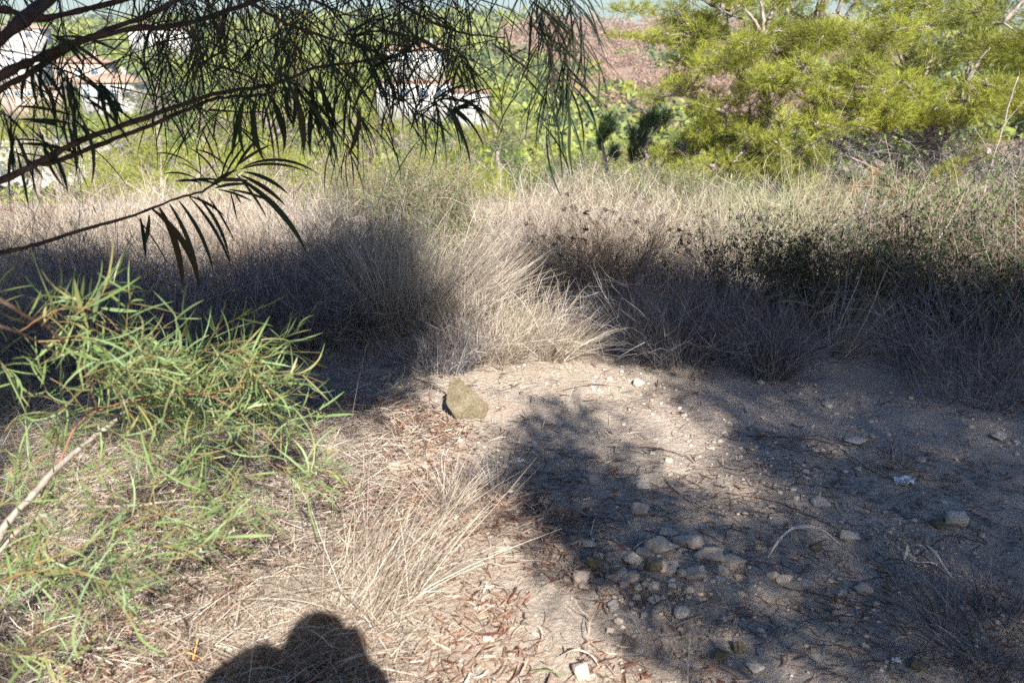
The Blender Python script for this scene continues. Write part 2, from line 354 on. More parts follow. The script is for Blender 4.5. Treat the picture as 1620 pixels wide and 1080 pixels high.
# ------------------------------------------------------------------ overhanging acacia branches (parts of the acacia tree)
A0 = np.array(acacia_tree.location)
def px_path(pts): return [P(x, y, d) for x, y, d in pts]
OVER = [  # pixel x, y, distance along the view; radii
 ([(-220, 230, 2.17), (-60, 110, 2.17), (0, 62, 2.25), (75, 0, 2.46), (160, -70, 2.75)], 0.0203, 0.0145),
 ([(-200, 250, 2.17), (0, 122, 2.32), (62, 92, 2.39), (130, 64, 2.46), (210, 46, 2.54), (290, 38, 2.68), (400, 4, 2.90), (520, -40, 3.04)], 0.0130, 0.0058),
 ([(-200, 270, 2.17), (0, 142, 2.35), (45, 118, 2.39), (130, 66, 2.49), (240, 20, 2.61), (330, -30, 2.75)], 0.0116, 0.0058),
 ([(-160, 345, 2.03), (0, 286, 2.25), (65, 255, 2.32), (130, 222, 2.39), (230, 187, 2.49), (335, 150, 2.61), (430, 134, 2.68), (500, 108, 2.75), (600, 92, 2.90), (700, 70, 3.04)], 0.0109, 0.0029),
 ([(60, 257, 2.32), (80, 258, 2.35), (140, 236, 2.44), (225, 203, 2.54), (310, 168, 2.61), (345, 155, 2.68), (420, 150, 2.83)], 0.0087, 0.0043),
 ([(-160, 425, 2.41), (0, 400, 2.59), (60, 386, 2.68), (150, 358, 2.78), (212, 341, 2.81), (270, 318, 2.87), (330, 298, 2.87), (372, 268, 2.87)], 0.0078, 0.0030),
 ([(330, 174, 2.61), (400, 178, 2.68), (470, 180, 2.75)], 0.0036, 0.0014),
 ([(-60, 40, 2.46), (0, 15, 2.61), (60, 30, 2.61), (160, 10, 2.75), (260, -20, 2.90)], 0.0145, 0.0072),
 ([(330, -60, 2.75), (420, 20, 2.75), (520, 60, 2.83), (620, 90, 2.90)], 0.0072, 0.0029),
 ([(560, -60, 2.90), (640, 10, 3.04), (720, 50, 3.19), (800, 60, 3.33)], 0.0072, 0.0022),
]
over_paths = []
for pts, r0, r1 in OVER:
    mb = MB(); p = tube(mb, px_path(pts), r0, r1, 7, wob=.002); over_paths.append(p)
    o = mb.build('branch', M['bark'], acacia_tree, A0)
def env(x):  # lowest pixel the curtain of leaves reaches
    return np.interp(x, [0, 100, 200, 300, 400, 470, 540, 580, 640, 700, 740, 790, 840, 880, 905, 925, 960], [265, 250, 205, 225, 205, 225, 245, 205, 180, 205, 225, 165, 185, 235, 215, 110, 20])
def dens(x, y):
    d = np.interp(x, [-60, 180, 260, 300, 560, 720, 800, 860, 905, 940], [.35, .42, .8, 1, 1, .8, .42, .62, .75, .1])
    d = d*np.where(y < 120, 1, np.interp(y, [120, 240], [.50, .16]))
    hole = inpoly(x, y, [(100, 0), (190, 0), (175, 32), (110, 25)]) | inpoly(x, y, [(740, 0), (840, 0), (840, 15), (740, 20)])
    d = np.where(hole, d*.1, d)
    d = np.where(inpoly(x, y, [(740, 110), (830, 110), (830, 300), (740, 300)]), d*.5, d)
    return d
def curtain():
    tw = MB(); lf = MB(); n = 0; B = []; D = []; K = []; LL = []; W = []
    tries = 0
    while n < 235 and tries < 6000:
        tries += 1
        x = rng.uniform(-40, 935); y = rng.uniform(-160, 210)
        if rng.random() > dens(np.array(x), np.array(max(y, 0.))): continue
        ln = rng.uniform(90, 240); y2 = min(y+ln, float(env(x))-rng.uniform(0, 170)); 
        if y2 < y+25: continue
        dist = rng.uniform(2.2, 3.6); dx = rng.normal()*70+25
        if x > 800: dx = abs(dx)*.6
        q = [P(x-dx, y-10, dist), P(x-dx*.35, y+(y2-y)*.35-12, dist+.02), P(x+dx*.2, (y+y2)/2+8, dist+.03), P(x+dx*.45, y2, dist+.05)]
        p = tube(tw, q, .0024, .001, 4, n=4, wob=.002)
        k = int(rng.integers(6, 13))
        for j in range(k):
            i = rng.integers(1, len(p)-1) if j < k-2 else len(p)-1; tg = norm(p[i]-p[i-1])
            side = norm(np.array([rng.normal(), rng.normal(), rng.normal()*.4])); d = norm(tg*.55+side*.8+np.array([0, 0, -.25]))
            B.append(p[i]); D.append(d); K.append(rng.uniform(.2, .9)); LL.append(rng.uniform(.08, .19)*(dist/2.0)**.8); W.append(rng.uniform(.003, .0068))
        n += 1
    B = np.array(B); D = np.array(D); nn = np.tile([0, 0, -1.], (len(B), 1))+rng.normal(size=(len(B), 3))*.25
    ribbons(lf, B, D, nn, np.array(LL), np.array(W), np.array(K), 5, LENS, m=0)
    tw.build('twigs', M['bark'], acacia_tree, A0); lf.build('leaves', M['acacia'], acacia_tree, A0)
curtain()
def clusters():
    # clumps of broader, closer leaves, read one by one off the picture
    lf = MB()
    def spray(x, y, dist, n, a0, a1, ln=(.09, .15), w=(.007, .011), k=(.3, .9), spread=8):
        # angles: image plane degrees, 0 = right, -90 = down
        a = np.radians(rng.uniform(a0, a1, n)); dy = rng.normal(size=n)*.45
        b = np.array([P(x+rng.normal()*spread, y+rng.normal()*spread, dist+rng.normal()*.03) for _ in range(n)])
        d = np.stack([np.cos(a), dy, np.sin(a)], -1); nn = np.tile([0, 0, -1.], (n, 1))+rng.normal(size=(n, 3))*.15
        ribbons(lf, b, d, nn, rng.uniform(*ln, n), rng.uniform(*w, n), rng.uniform(*k, n), 7, LENS, roll=rng.uniform(-.9, .9, n)+np.where(rng.random(n) < .5, 1.57, 0))
    for x, y, n in ((555, 60, 26), (590, 75, 30), (620, 100, 20), (575, 110, 18), (660, 170, 30), (690, 165, 34), (715, 175, 26), (735, 160, 16), (630, 165, 16), (600, 130, 14)):
        spray(x, y, 2.6, int(n*.45), -75, 60, ln=(.08, .18), w=(.005, .010))
    for x, y in ((455, 120), (480, 130), (510, 125), (372, 160), (400, 150), (428, 145), (545, 150), (565, 160), (490, 150)):
        spray(x, y, 2.4, 4, -125, -45, ln=(.13, .22), w=(.010, .017), k=(.3, 1.1), spread=9)
    for x, y in ((70, 215), (40, 190), (110, 190), (60, 100), (100, 110), (20, 230), (130, 150), (160, 130), (80, 60), (10, 170)):
        spray(x, y, 2.4, 8, -130, 10, ln=(.11, .20), w=(.007, .013))
    for x, y in ((880, 20), (900, 60), (870, 90), (895, 130), (860, 60), (905, 100), (840, 30), (885, 165)):
        spray(x, y, 2.8, 7, -125, -30, ln=(.13, .28), w=(.006, .010), k=(.2, 1.0), spread=20)
    # lowest branch: comb of hanging leaves, then the fan at its tip (base x, y, angle, length px, width px, bend)
    F = [(215, 342, -52, 75, 9, .4), (240, 330, -40, 118, 14, .9), (252, 328, -70, 105, 13, .5), (268, 322, -62, 108, 9, .5), (283, 318, -55, 95, 8, .5), (300, 312, -48, 100, 9, .6),
         (312, 310, -55, 86, 7, .6), (236, 340, -100, 46, 8, -.3), (222, 345, -88, 50, 9, .3), (330, 305, -75, 78, 6, .3), (298, 310, -20, 50, 6, .6),
         (322, 280, 128, 80, 6, 1.1), (315, 285, 150, 50, 5, .8), (318, 290, 160, 34, 5, .6), (330, 290, 118, 45, 5, .9), (345, 285, 100, 55, 5, 1.0), (350, 285, 80, 60, 5, .7), (355, 280, 62, 50, 5, .3),
         (370, 272, 95, 48, 5, .6), (372, 268, 60, 50, 6, .3), (375, 262, 38, 50, 6, .3), (380, 268, 20, 80, 6, .8), (385, 264, 25, 92, 6, 1.1), (386, 272, -5, 62, 8, .7), (382, 278, -22, 62, 9, .5), (374, 276, -42, 66, 8, .4),
         (380, 283, -32, 120, 12, .65), (362, 300, -6, 60, 6, .4), (364, 302, -85, 40, 4, -.1), (368, 300, -60, 20, 4, .1), (352, 285, 175, 60, 5, -.4), (345, 300, -8, 44, 5, .4), (330, 312, -55, 60, 5, .2),
         (362, 268, 130, 52, 6, .8), (350, 296, 150, 40, 5, .7), (340, 298, 20, 40, 7, .5), (335, 292, 40, 36, 7, .4), (392, 286, 170, 40, 8, .3)]
    b = []; d = []; l_ = []; w_ = []; k_ = []; nn = []
    for x, y, a, ln, wd, k in F:
        q = P(x, y, 2.86); s = 2.86/FPX; a = math.radians(a)
        b.append(q); d.append([math.cos(a), rng.normal()*.2, math.sin(a)]); l_.append(ln*s*1.3); w_.append(wd*s*.8); k_.append(abs(k)); nn.append([0, rng.normal()*.1, -1.] if k > 0 else [-1, 0, -.3])
    ribbons(lf, np.array(b), np.array(d), np.array(nn), np.array(l_), np.array(w_), np.array(k_), 9, LENS, roll=np.pi/2+rng.normal(size=len(b))*.35)
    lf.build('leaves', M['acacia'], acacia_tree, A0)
clusters()

# ------------------------------------------------------------------ low acacia bush, lower left, in the sun
def low_acacia():
    base = G(-60, 900); e = empty('acacia_bush', base); tag(e, 'low sprawling green bush with narrow leaves and orange twigs in the lower left', 'bush')
    stems = [([(-60, 960, 1.75), (0, 845, 1.85), (45, 790, 1.9), (95, 735, 1.98), (150, 690, 2.1), (200, 650, 2.2)], .011, .006, 'greybark'),
             ([(-80, 1020, 1.7), (0, 870, 1.85), (60, 820, 1.95), (120, 800, 2.05), (200, 800, 2.15), (300, 790, 2.2)], .008, .003, 'greybark'),
             ([(90, 740, 1.98), (135, 660, 2.05), (240, 628, 2.15), (320, 624, 2.2), (365, 645, 2.2), (410, 680, 2.2), (470, 735, 2.15)], .0035, .0015, 'bark2'),
             ([(-60, 440, 1.8), (0, 474, 1.8), (50, 505, 1.85), (85, 525, 1.9), (130, 575, 1.95), (155, 650, 1.95)], .006, .003, 'bark'),
             ([(-60, 480, 1.8), (0, 515, 1.8), (60, 540, 1.9), (110, 575, 1.95)], .005, .002, 'bark'),
             ([(30, 525, 1.85), (70, 500, 1.85), (110, 487, 1.9), (160, 495, 1.95), (190, 525, 1.95)], .002, .001, 'redtwig'),
             ([(60, 540, 1.9), (130, 538, 1.95), (200, 545, 2.0), (280, 560, 2.1)], .002, .001, 'redtwig'),
             ([(0, 920, 1.7), (40, 905, 1.7), (100, 903, 1.75), (180, 920, 1.8), (260, 940, 1.8)], .003, .001, 'redtwig'),
             ([(60, 890, 1.7), (160, 850, 1.8), (240, 815, 1.9), (330, 810, 2.0)], .0025, .001, 'redtwig'),
             ([(240, 628, 2.15), (330, 590, 2.3), (420, 600, 2.4), (500, 630, 2.45)], .0025, .001, 'redtwig'),
             ([(200, 650, 2.2), (280, 690, 2.2), (380, 700, 2.2), (460, 760, 2.1)], .0025, .001, 'redtwig'),
             ([(320, 624, 2.2), (400, 612, 2.3), (470, 640, 2.35), (530, 660, 2.35)], .003, .001, 'redtwig')]
    paths = []
    for pts, r0, r1, m in stems:
        mb = MB(); p = tube(mb, px_path(pts), r0, r1, 7, wob=.002); paths.append(p); mb.build('branch', M[m], e, base)
    tw = MB(); lf = MB(); B = []; D = []; LL = []
    def twig(x, y, dist, ang, ln):
        s = dist/FPX; a = math.radians(ang); q0 = P(x, y, dist)
        dd = np.array([math.cos(a), rng.normal()*.4, math.sin(a)]); dd /= np.linalg.norm(dd)
        q = [q0, q0+dd*ln*s*.5+np.array([0, 0, .01]), q0+dd*ln*s+np.array([0, 0, -.02])]
        p = tube(tw, q, .0013, .0006, 4, n=5)
        for j in range(int(rng.integers(9, 16))):
            i = rng.integers(1, len(p)); tg = norm(p[i]-p[i-1]); B.append(p[i]); D.append(norm(tg*.7+rdir(1)[0]*.95+np.array([0, 0, .12]))); LL.append(rng.uniform(.035, .165))
    # dense mat
    n = 0
    poly = [(150, 560), (330, 545), (420, 575), (450, 610), (455, 660), (430, 710), (380, 690), (230, 710), (170, 700)]
    while n < 92:
        x, y = rng.uniform(140, 550), rng.uniform(540, 735)
        if inpoly(np.array(x), np.array(y), poly): twig(x, y, rng.uniform(2.05, 2.5), rng.uniform(-35, 50), rng.uniform(60, 140)); n += 1
    poly2 = [(-20, 500), (180, 480), (230, 560), (200, 680), (-20, 640)]; n = 0
    while n < 36:
        x, y = rng.uniform(-30, 230), rng.uniform(490, 680)
        if inpoly(np.array(x), np.array(y), poly2): twig(x, y, rng.uniform(1.8, 2.1), rng.uniform(-60, 80), rng.uniform(50, 120)); n += 1
    poly3 = [(-20, 680), (200, 700), (500, 740), (480, 800), (330, 830), (220, 880), (120, 1020), (-20, 1080)]; n = 0
    while n < 84:
        x, y = rng.uniform(-30, 500), rng.uniform(680, 1070)
        if inpoly(np.array(x), np.array(y), poly3): twig(x, y, float(np.interp(y, [680, 1000], [2.15, 1.65]))+rng.normal()*.04, rng.uniform(-70, 60), rng.uniform(50, 120)); n += 1
    for x, y in ((10, 920), (40, 980), (60, 860), (20, 1040), (110, 900), (160, 830), (120, 960), (180, 900), (260, 850), (300, 880)):
        twig(x, y, 1.55, rng.uniform(-80, 40), 90)
    B = np.array(B); D = np.array(D); N_ = len(B)
    ribbons(lf, B, D, perp(norm(D)), np.array(LL), rng.uniform(.0022, .0062, N_), rng.uniform(.05, 1.3, N_), 5, LENS)
    # separate upright blades seen against the dark
    F = [(95, 520, 92, 95, 9), (122, 500, 66, 78, 8), (140, 520, 95, 95, 11), (148, 510, 83, 70, 10), (45, 500, 52, 55, 6), (305, 555, 100, 75, 7), (340, 580, 62, 98, 9), (285, 560, 78, 55, 6), (225, 570, 82, 60, 10), (232, 575, 76, 62, 9),
         (372, 590, 58, 72, 8), (400, 600, 66, 60, 6), (420, 600, 42, 50, 6), (440, 610, 50, 55, 7), (470, 620, 55, 60, 7), (490, 625, 40, 50, 6), (500, 650, 30, 60, 6), (500, 660, 10, 70, 6), (160, 487, -12, 62, 8), (0, 495, -20, 50, 7),
         (140, 540, -45, 70, 14), (2, 600, 95, 150, 8), (70, 560, -92, 60, 6), (210, 520, 5, 60, 5), (95, 560, -95, 60, 8), (105, 590, -100, 90, 9)]
    b = []; d = []; l_ = []; w_ = []
    for x, y, a, ln, wd in F:
        dist = 1.95 if x < 200 else 2.25; s = dist/FPX; a = math.radians(a); b.append(P(x, y, dist)); d.append([math.cos(a), rng.normal()*.15, math.sin(a)]); l_.append(ln*s); w_.append(wd*s*.75)
    ribbons(lf, np.array(b), np.array(d), rdir(len(b)), np.array(l_), np.array(w_), rng.uniform(.1, .4, len(b)), 7, LENS, roll=np.pi/2+rng.normal(size=len(b))*.4)
    tw.build('twigs', M['redtwig'], e, base); lf.build('leaves', M['acacialit'], e, base)
low_acacia()

# ------------------------------------------------------------------ dry grass, tussocks, twiggy plants
def scatter(n, x0, x1, y0, y1, f=None):
    x = rng.uniform(x0, x1, n); y = rng.uniform(y0, y1, n)
    if f is not None: k = rng.random(n) < f(x, y); x, y = x[k], y[k]
    return x, y
def twiggy(mb, b, d, Ln, wd, k, nsub, subw, m=0, msub=0, sub=(.25, .5), nseg=4):
    n = np.tile([0, 0, -1.], (len(b), 1))+rng.normal(size=(len(b), 3))*.5
    ribbons(mb, b, d, n, Ln, wd, k, nseg, BLADE, m=m, wav=.02)
    i = np.repeat(np.arange(len(b)), nsub); t = rng.uniform(.25, .98, len(i)); q, tg = arcpt(b[i], d[i], n[i], Ln[i], k[i], t)
    dd = norm(tg*.8+rdir(len(i))*.75+np.array([0, 0, .15]))
    ribbons(mb, q, dd, rdir(len(i)), Ln[i]*rng.uniform(*sub, len(i)), subw, rng.uniform(.1, .9, len(i)), 2, BLADE, m=msub)
    return q, dd
def band_start(x):  # where the vegetation begins
    return np.interp(x, [-6, -2.2, -1.3, -.75, -.45, .2, .6, 1.2, 2, 3, 6], [2.6, 3.2, 3.75, 4.1, 4.45, 4.5, 4.45, 4.35, 4.15, 4.0, 3.9])
def field():
    mb = MB(); n = 2300
    x, y = scatter(n*2, -7.5, 11, 3.6, 13.5, lambda x, y: 1.*(y > band_start(x)+.35)*(y < 8.8+1.25*np.maximum(x, 0)+2)*(np.abs(x) < .72*y+.8))
    hh = .47-.062*(y-5.5)+.68*fbm(x, y, 1.0, 3)+.12*rng.normal(size=len(x)); hh = np.clip(hh*np.where(y < band_start(x)+.8, .75, 1), .10, .85)
    tall = rng.random(len(x)) < .10; hh = np.where(tall, hh*1.2+.24, hh)
    kind = fbm(x+50, y, 1.4, 3)+.16*rng.normal(size=len(x))+.05*np.clip(x, 0, 4); brown = fbm(x-20, y+9, .9, 3)+.15*rng.normal(size=len(x)) > .18; near_ = (y < 5.9) & (rng.random(len(x)) < .6); kind = np.where(near_, .18, kind); brown &= ~near_  # shaded near strip leans to the grey twigs with shade in their colour
    per = np.where(tall, 4, 12); i = np.repeat(np.arange(len(x)), per); N_ = len(i)
    a = rng.uniform(0, 6.283, N_); r = .10*np.sqrt(rng.random(N_)); bx = x[i]+r*np.cos(a); by = y[i]+r*np.sin(a)
    lean = rdir(len(x))[i]*.25; tilt = rng.random(N_)*np.where(tall[i], .3, .95)
    d = norm(np.stack([np.cos(a)*tilt, np.sin(a)*tilt, np.ones(N_)], -1)+lean*[1, 1, .2])
    Ln = hh[i]*rng.uniform(.45, 1.12, N_); b = np.stack([bx, by, H(bx, by)-.01], -1)
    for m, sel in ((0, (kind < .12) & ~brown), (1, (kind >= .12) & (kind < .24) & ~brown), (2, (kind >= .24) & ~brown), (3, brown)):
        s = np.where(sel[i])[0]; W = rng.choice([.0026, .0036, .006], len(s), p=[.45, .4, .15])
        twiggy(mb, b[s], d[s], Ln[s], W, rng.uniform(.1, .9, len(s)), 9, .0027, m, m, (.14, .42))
    xs_, ys_ = scatter(1500, -6, 8, 3.9, 9, lambda x, y: 1.*(y > band_start(x)+.1)*(np.abs(x) < .7*y+.5)); k_ = len(xs_); dd_ = rdir(k_); dd_[:, 2] = rng.uniform(-.1, 1.1, k_); zz = H(xs_, ys_)+rng.uniform(.02, .4, k_)
    ribbons(mb, np.stack([xs_, ys_, zz], -1), norm(dd_), rdir(k_), rng.uniform(.15, .55, k_), rng.uniform(.003, .0065, k_), rng.uniform(.05, .8, k_), 4, BLADE, m=0)
    hd = rng.choice(len(b), 2600, False); tp_ = b[hd]+d[hd]*Ln[hd][:, None]*.97; ribbons(mb, tp_, norm(d[hd]+rdir(2600)*.5), rdir(2600), rng.uniform(.02, .06, 2600), rng.uniform(.006, .014, 2600), .4, 3, LENS, m=3)
    tag(mb.build('dry_grass', [M['drygrass'], M['shadegreytwig'], M['greenstem'], M['browntwig']]), 'thick band of tall pale dry grass and herbs behind the clearing', 'grass', kind='stuff')
field()
def tussock(px, py, n, hgt, spread, name='grass_tussock', label='', lean=(0, 0), w=.003, m='drygrass', droop=.9, rad=.1, sub=0, group=None, z0=None, curl=None):
    q = G(px, py); mb = MB(); a = rng.uniform(0, 6.283, n); r = rad*np.sqrt(rng.random(n))
    x = q[0]+r*np.cos(a); y = q[1]+r*np.sin(a); b = np.stack([x, y, H(x, y)-.01], -1)
    a2 = a+rng.normal(size=n)*.6; tilt = rng.random(n)**.8*spread
    d = np.stack([np.cos(a2)*tilt+lean[0], np.sin(a2)*tilt+lean[1], np.ones(n)], -1); d = norm(d)
    Ln = hgt*rng.uniform(.3, 1.15, n); k = rng.uniform(.05, droop, n)*np.where(rng.random(n) < .15, 1.8, 1); n_out = rng.random(n) < .12; d = norm(d+rdir(n)*np.where(n_out, .9, .12)[:, None]*[1, 1, .4])
    if sub: twiggy(mb, b, d, Ln, w, k, sub, w*.75, 0, 0, (.2, .45))
    else: ribbons(mb, b, d, np.tile([0, 0, -1.], (n, 1))+rng.normal(size=(n, 3))*.5, Ln, w*rng.choice([.6, 1., 1.7], n, p=[.45, .4, .15]), k, 5, BLADE, wav=.03)
    o = mb.build(name, M[m], loc=q); tag(o, label, 'grass tussock' if 'tussock' in name or 'grass' in name else 'dry plant', group); return o
tussock(625, 520, 1900, .78, .75, label='big rounded tussock of dry grass, half shaded, left of the sunlit fan of straw', rad=.22, w=.003)
tussock(700, 520, 1100, .80, .45, label='sunlit fan of long straw blades leaning right behind the clearing', lean=(.75, .0), rad=.16, w=.0036, droop=.6)
tussock(770, 560, 700, .50, .9, label='tangled pale dry tussock at the back edge of the clearing', lean=(.3, -.2), rad=.22, w=.003, sub=2)
tussock(880, 560, 620, .46, .9, label='dry tussock spreading low to the right, beside the white scrap', lean=(.5, -.1), rad=.12, w=.0032, droop=.8)
tussock(480, 540, 1500, .60, .9, label='deeply shaded grey grass tussock left of the big tussock', lean=(-.1, 0), rad=.28, w=.003, sub=2, m='shadegreytwig')
tussock(330, 560, 1300, .58, .8, label='shaded tangle of dry grass behind the green bush', rad=.4, w=.003, sub=3, m='shadegreytwig')
tussock(120, 560, 1300, .60, .8, label='shaded dry tussock at the far left below the hanging branch', rad=.45, w=.003, sub=3, m='shadegreytwig')
tussock(700, 580, 500, .30, 1., label='short shaded tuft of dry stems just behind the ochre stone', rad=.16, w=.003, sub=2, m='shadegreytwig')
tussock(1220, 590, 420, .48, .8, name='twiggy_bush', label='leafless shade-blued grey twiggy bush at the back of the clearing beside the grey stone', rad=.12, w=.0028, sub=6, m='shadegreytwig')
tussock(1060, 560, 800, .55, .9, label='shaded dry tussock left of the grey stone', rad=.25, w=.003, sub=3, m='shadegreytwig')
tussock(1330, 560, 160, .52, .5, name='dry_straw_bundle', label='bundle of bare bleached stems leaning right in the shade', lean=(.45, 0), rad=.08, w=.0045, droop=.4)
tussock(1420, 738, 150, .17, 1.3, label='small low grey tuft alone on the right of the clearing', rad=.04, w=.0022, m='shadegreytwig')
tussock(1575, 1010, 560, .26, 1.4, label='low grey tuft in the lower right corner', rad=.2, w=.0022, m='shadegreytwig', lean=(-.12, .05))
tussock(1540, 600, 700, .6, .9, label='dark shaded tussock at the right edge behind the clearing', rad=.4, w=.003, sub=4, m='shadegreytwig')
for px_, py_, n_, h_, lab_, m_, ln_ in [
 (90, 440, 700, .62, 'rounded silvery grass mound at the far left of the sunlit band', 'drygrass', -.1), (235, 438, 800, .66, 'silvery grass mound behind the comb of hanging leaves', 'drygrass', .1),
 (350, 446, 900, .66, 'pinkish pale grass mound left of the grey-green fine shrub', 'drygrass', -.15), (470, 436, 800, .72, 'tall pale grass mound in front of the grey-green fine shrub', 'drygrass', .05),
 (560, 452, 900, .70, 'tall half-shaded grass mound directly behind the big tussock', 'shadegreytwig', -.1), (820, 430, 1000, .74, 'bright silvery grass mound right of the green shrubs', 'drygrass', .2),
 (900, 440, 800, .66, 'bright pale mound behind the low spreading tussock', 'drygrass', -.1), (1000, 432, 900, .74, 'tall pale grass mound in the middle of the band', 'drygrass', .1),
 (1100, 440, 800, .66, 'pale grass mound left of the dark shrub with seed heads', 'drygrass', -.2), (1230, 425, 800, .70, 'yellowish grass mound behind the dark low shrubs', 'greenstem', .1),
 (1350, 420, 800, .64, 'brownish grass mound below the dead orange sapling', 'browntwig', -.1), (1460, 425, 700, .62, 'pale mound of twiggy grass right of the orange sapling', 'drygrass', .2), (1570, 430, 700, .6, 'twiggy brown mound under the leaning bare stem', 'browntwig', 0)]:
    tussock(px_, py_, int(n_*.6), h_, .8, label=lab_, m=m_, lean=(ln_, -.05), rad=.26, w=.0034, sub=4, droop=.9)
# foreground tuft
def front_tuft():
    q = G(575, 965); mb = MB(); n = 820
    a = rng.uniform(0, 6.283, n); r = .12*np.sqrt(rng.random(n)); x = q[0]+r*np.cos(a)*1.3; y = q[1]+r*np.sin(a); b = np.stack([x, y, H(x, y)-.008], -1)
    fan = np.where(rng.random(n) < .66, rng.normal(.75, .42, n), rng.uniform(0, 6.283, n))
    el = rng.uniform(.15, 1.25, n); d = np.stack([np.cos(fan)*np.cos(el), np.sin(fan)*np.cos(el), np.sin(el)], -1)
    Ln = .13+.36*rng.random(n)**1.4; Ln[:90] = rng.uniform(.45, .75, 90); fan[:90] = rng.normal(.8, .3, 90); el[:90] = rng.uniform(.2, .6, 90); d = np.stack([np.cos(fan)*np.cos(el), np.sin(fan)*np.cos(el), np.sin(el)], -1)
    ribbons(mb, b, d, np.tile([0, 0, -1.], (n, 1))+rng.normal(size=(n, 3))*.3, Ln, rng.uniform(.0014, .0034, n), rng.uniform(.05, .6, n), 6, BLADE, wav=.012)
    tag(mb.build('grass_tussock', M['straw'], loc=q), 'sunlit foreground tussock of thin straw blades fanning right beside the head shadow', 'grass tussock')
front_tuft()
tussock(715, 800, 300, .22, 1., label='small grey-white dry tuft above the foreground straw tussock', lean=(.25, .1), rad=.06, w=.002, m='drygrass')
tussock(780, 770, 260, .17, 1.1, label='low dark tuft in shade at the edge of the clearing', rad=.09, w=.002, m='shadegreytwig')
tussock(1050, 1000, 160, .10, 1.4, label='tiny tangle of dry stems below the rubble heap', rad=.12, w=.0016, m='shadegreytwig')
# single stalks
def stalk(x0, y0, x1, y1, label, r=.0016, dist=None):
    q = G(x0, y0); Y = q[1] if dist is None else dist; p1 = P(x1, y1, Y*.98); mb = MB()
    mid = (q+p1)/2+np.array([rng.normal()*.012, 0, .01]); tube(mb, [q-[0, 0, .01], mid, p1], r, r*.4, 5); tag(mb.build('dry_stalk', M['straw'], loc=q), label, 'stalk', 'single dry stalks')
stalk(548, 720, 580, 545, 'thin pale stalk rising at the left end of the clearing')
stalk(640, 690, 680, 612, 'short thin stalk leaning left of the ochre stone', .0012)
stalk(130, 745, 145, 430, 'tall thin bare stalk behind the low green bush, far left')
stalk(185, 740, 160, 560, 'pale stalk leaning left inside the low green bush')
stalk(1440, 420, 1400, 215, 'tall pale grass stalk rising out of the band before the pine', .004)
stalk(1180, 1010, 1090, 880, 'thin crooked stalk across the rubble heap', .001)
def ground_straw():
    mb = MB()
    # matted straw, lower left
    def f(x, y):
        px, py = toPx(np.stack([x, y, np.zeros_like(x)], -1))
        lim = np.interp(py, [600, 700, 800, 900, 1000, 1100], [600, 640, 660, 640, 640, 660])
        return np.clip((lim-px)/120+.5, 0.02, 1)*np.where(py > 610, 1, .35)
    x, y = scatter(64000, -3.0, .6, 1.4, 4.2, lambda x, y: f(x, y)*(np.abs(x) < .66*y+.25))
    z = H(x, y)+rng.uniform(0, .045, len(x)); a = rng.uniform(0, 6.283, len(x)); el = rng.uniform(-.15, .75, len(x))**1
    d = np.stack([np.cos(a), np.sin(a), el], -1)
    ribbons(mb, np.stack([x, y, z], -1), d, np.tile([0, 0, -1.], (len(x), 1))+rng.normal(size=(len(x), 3))*.6, rng.uniform(.05, .17, len(x)), rng.uniform(.0012, .0034, len(x)), rng.uniform(.1, 1.2, len(x)), 3, BLADE)
    tag(mb.build('dry_straw', M['straw']), 'matted pale straw covering the ground in the lower left', 'straw', kind='stuff')
ground_straw()
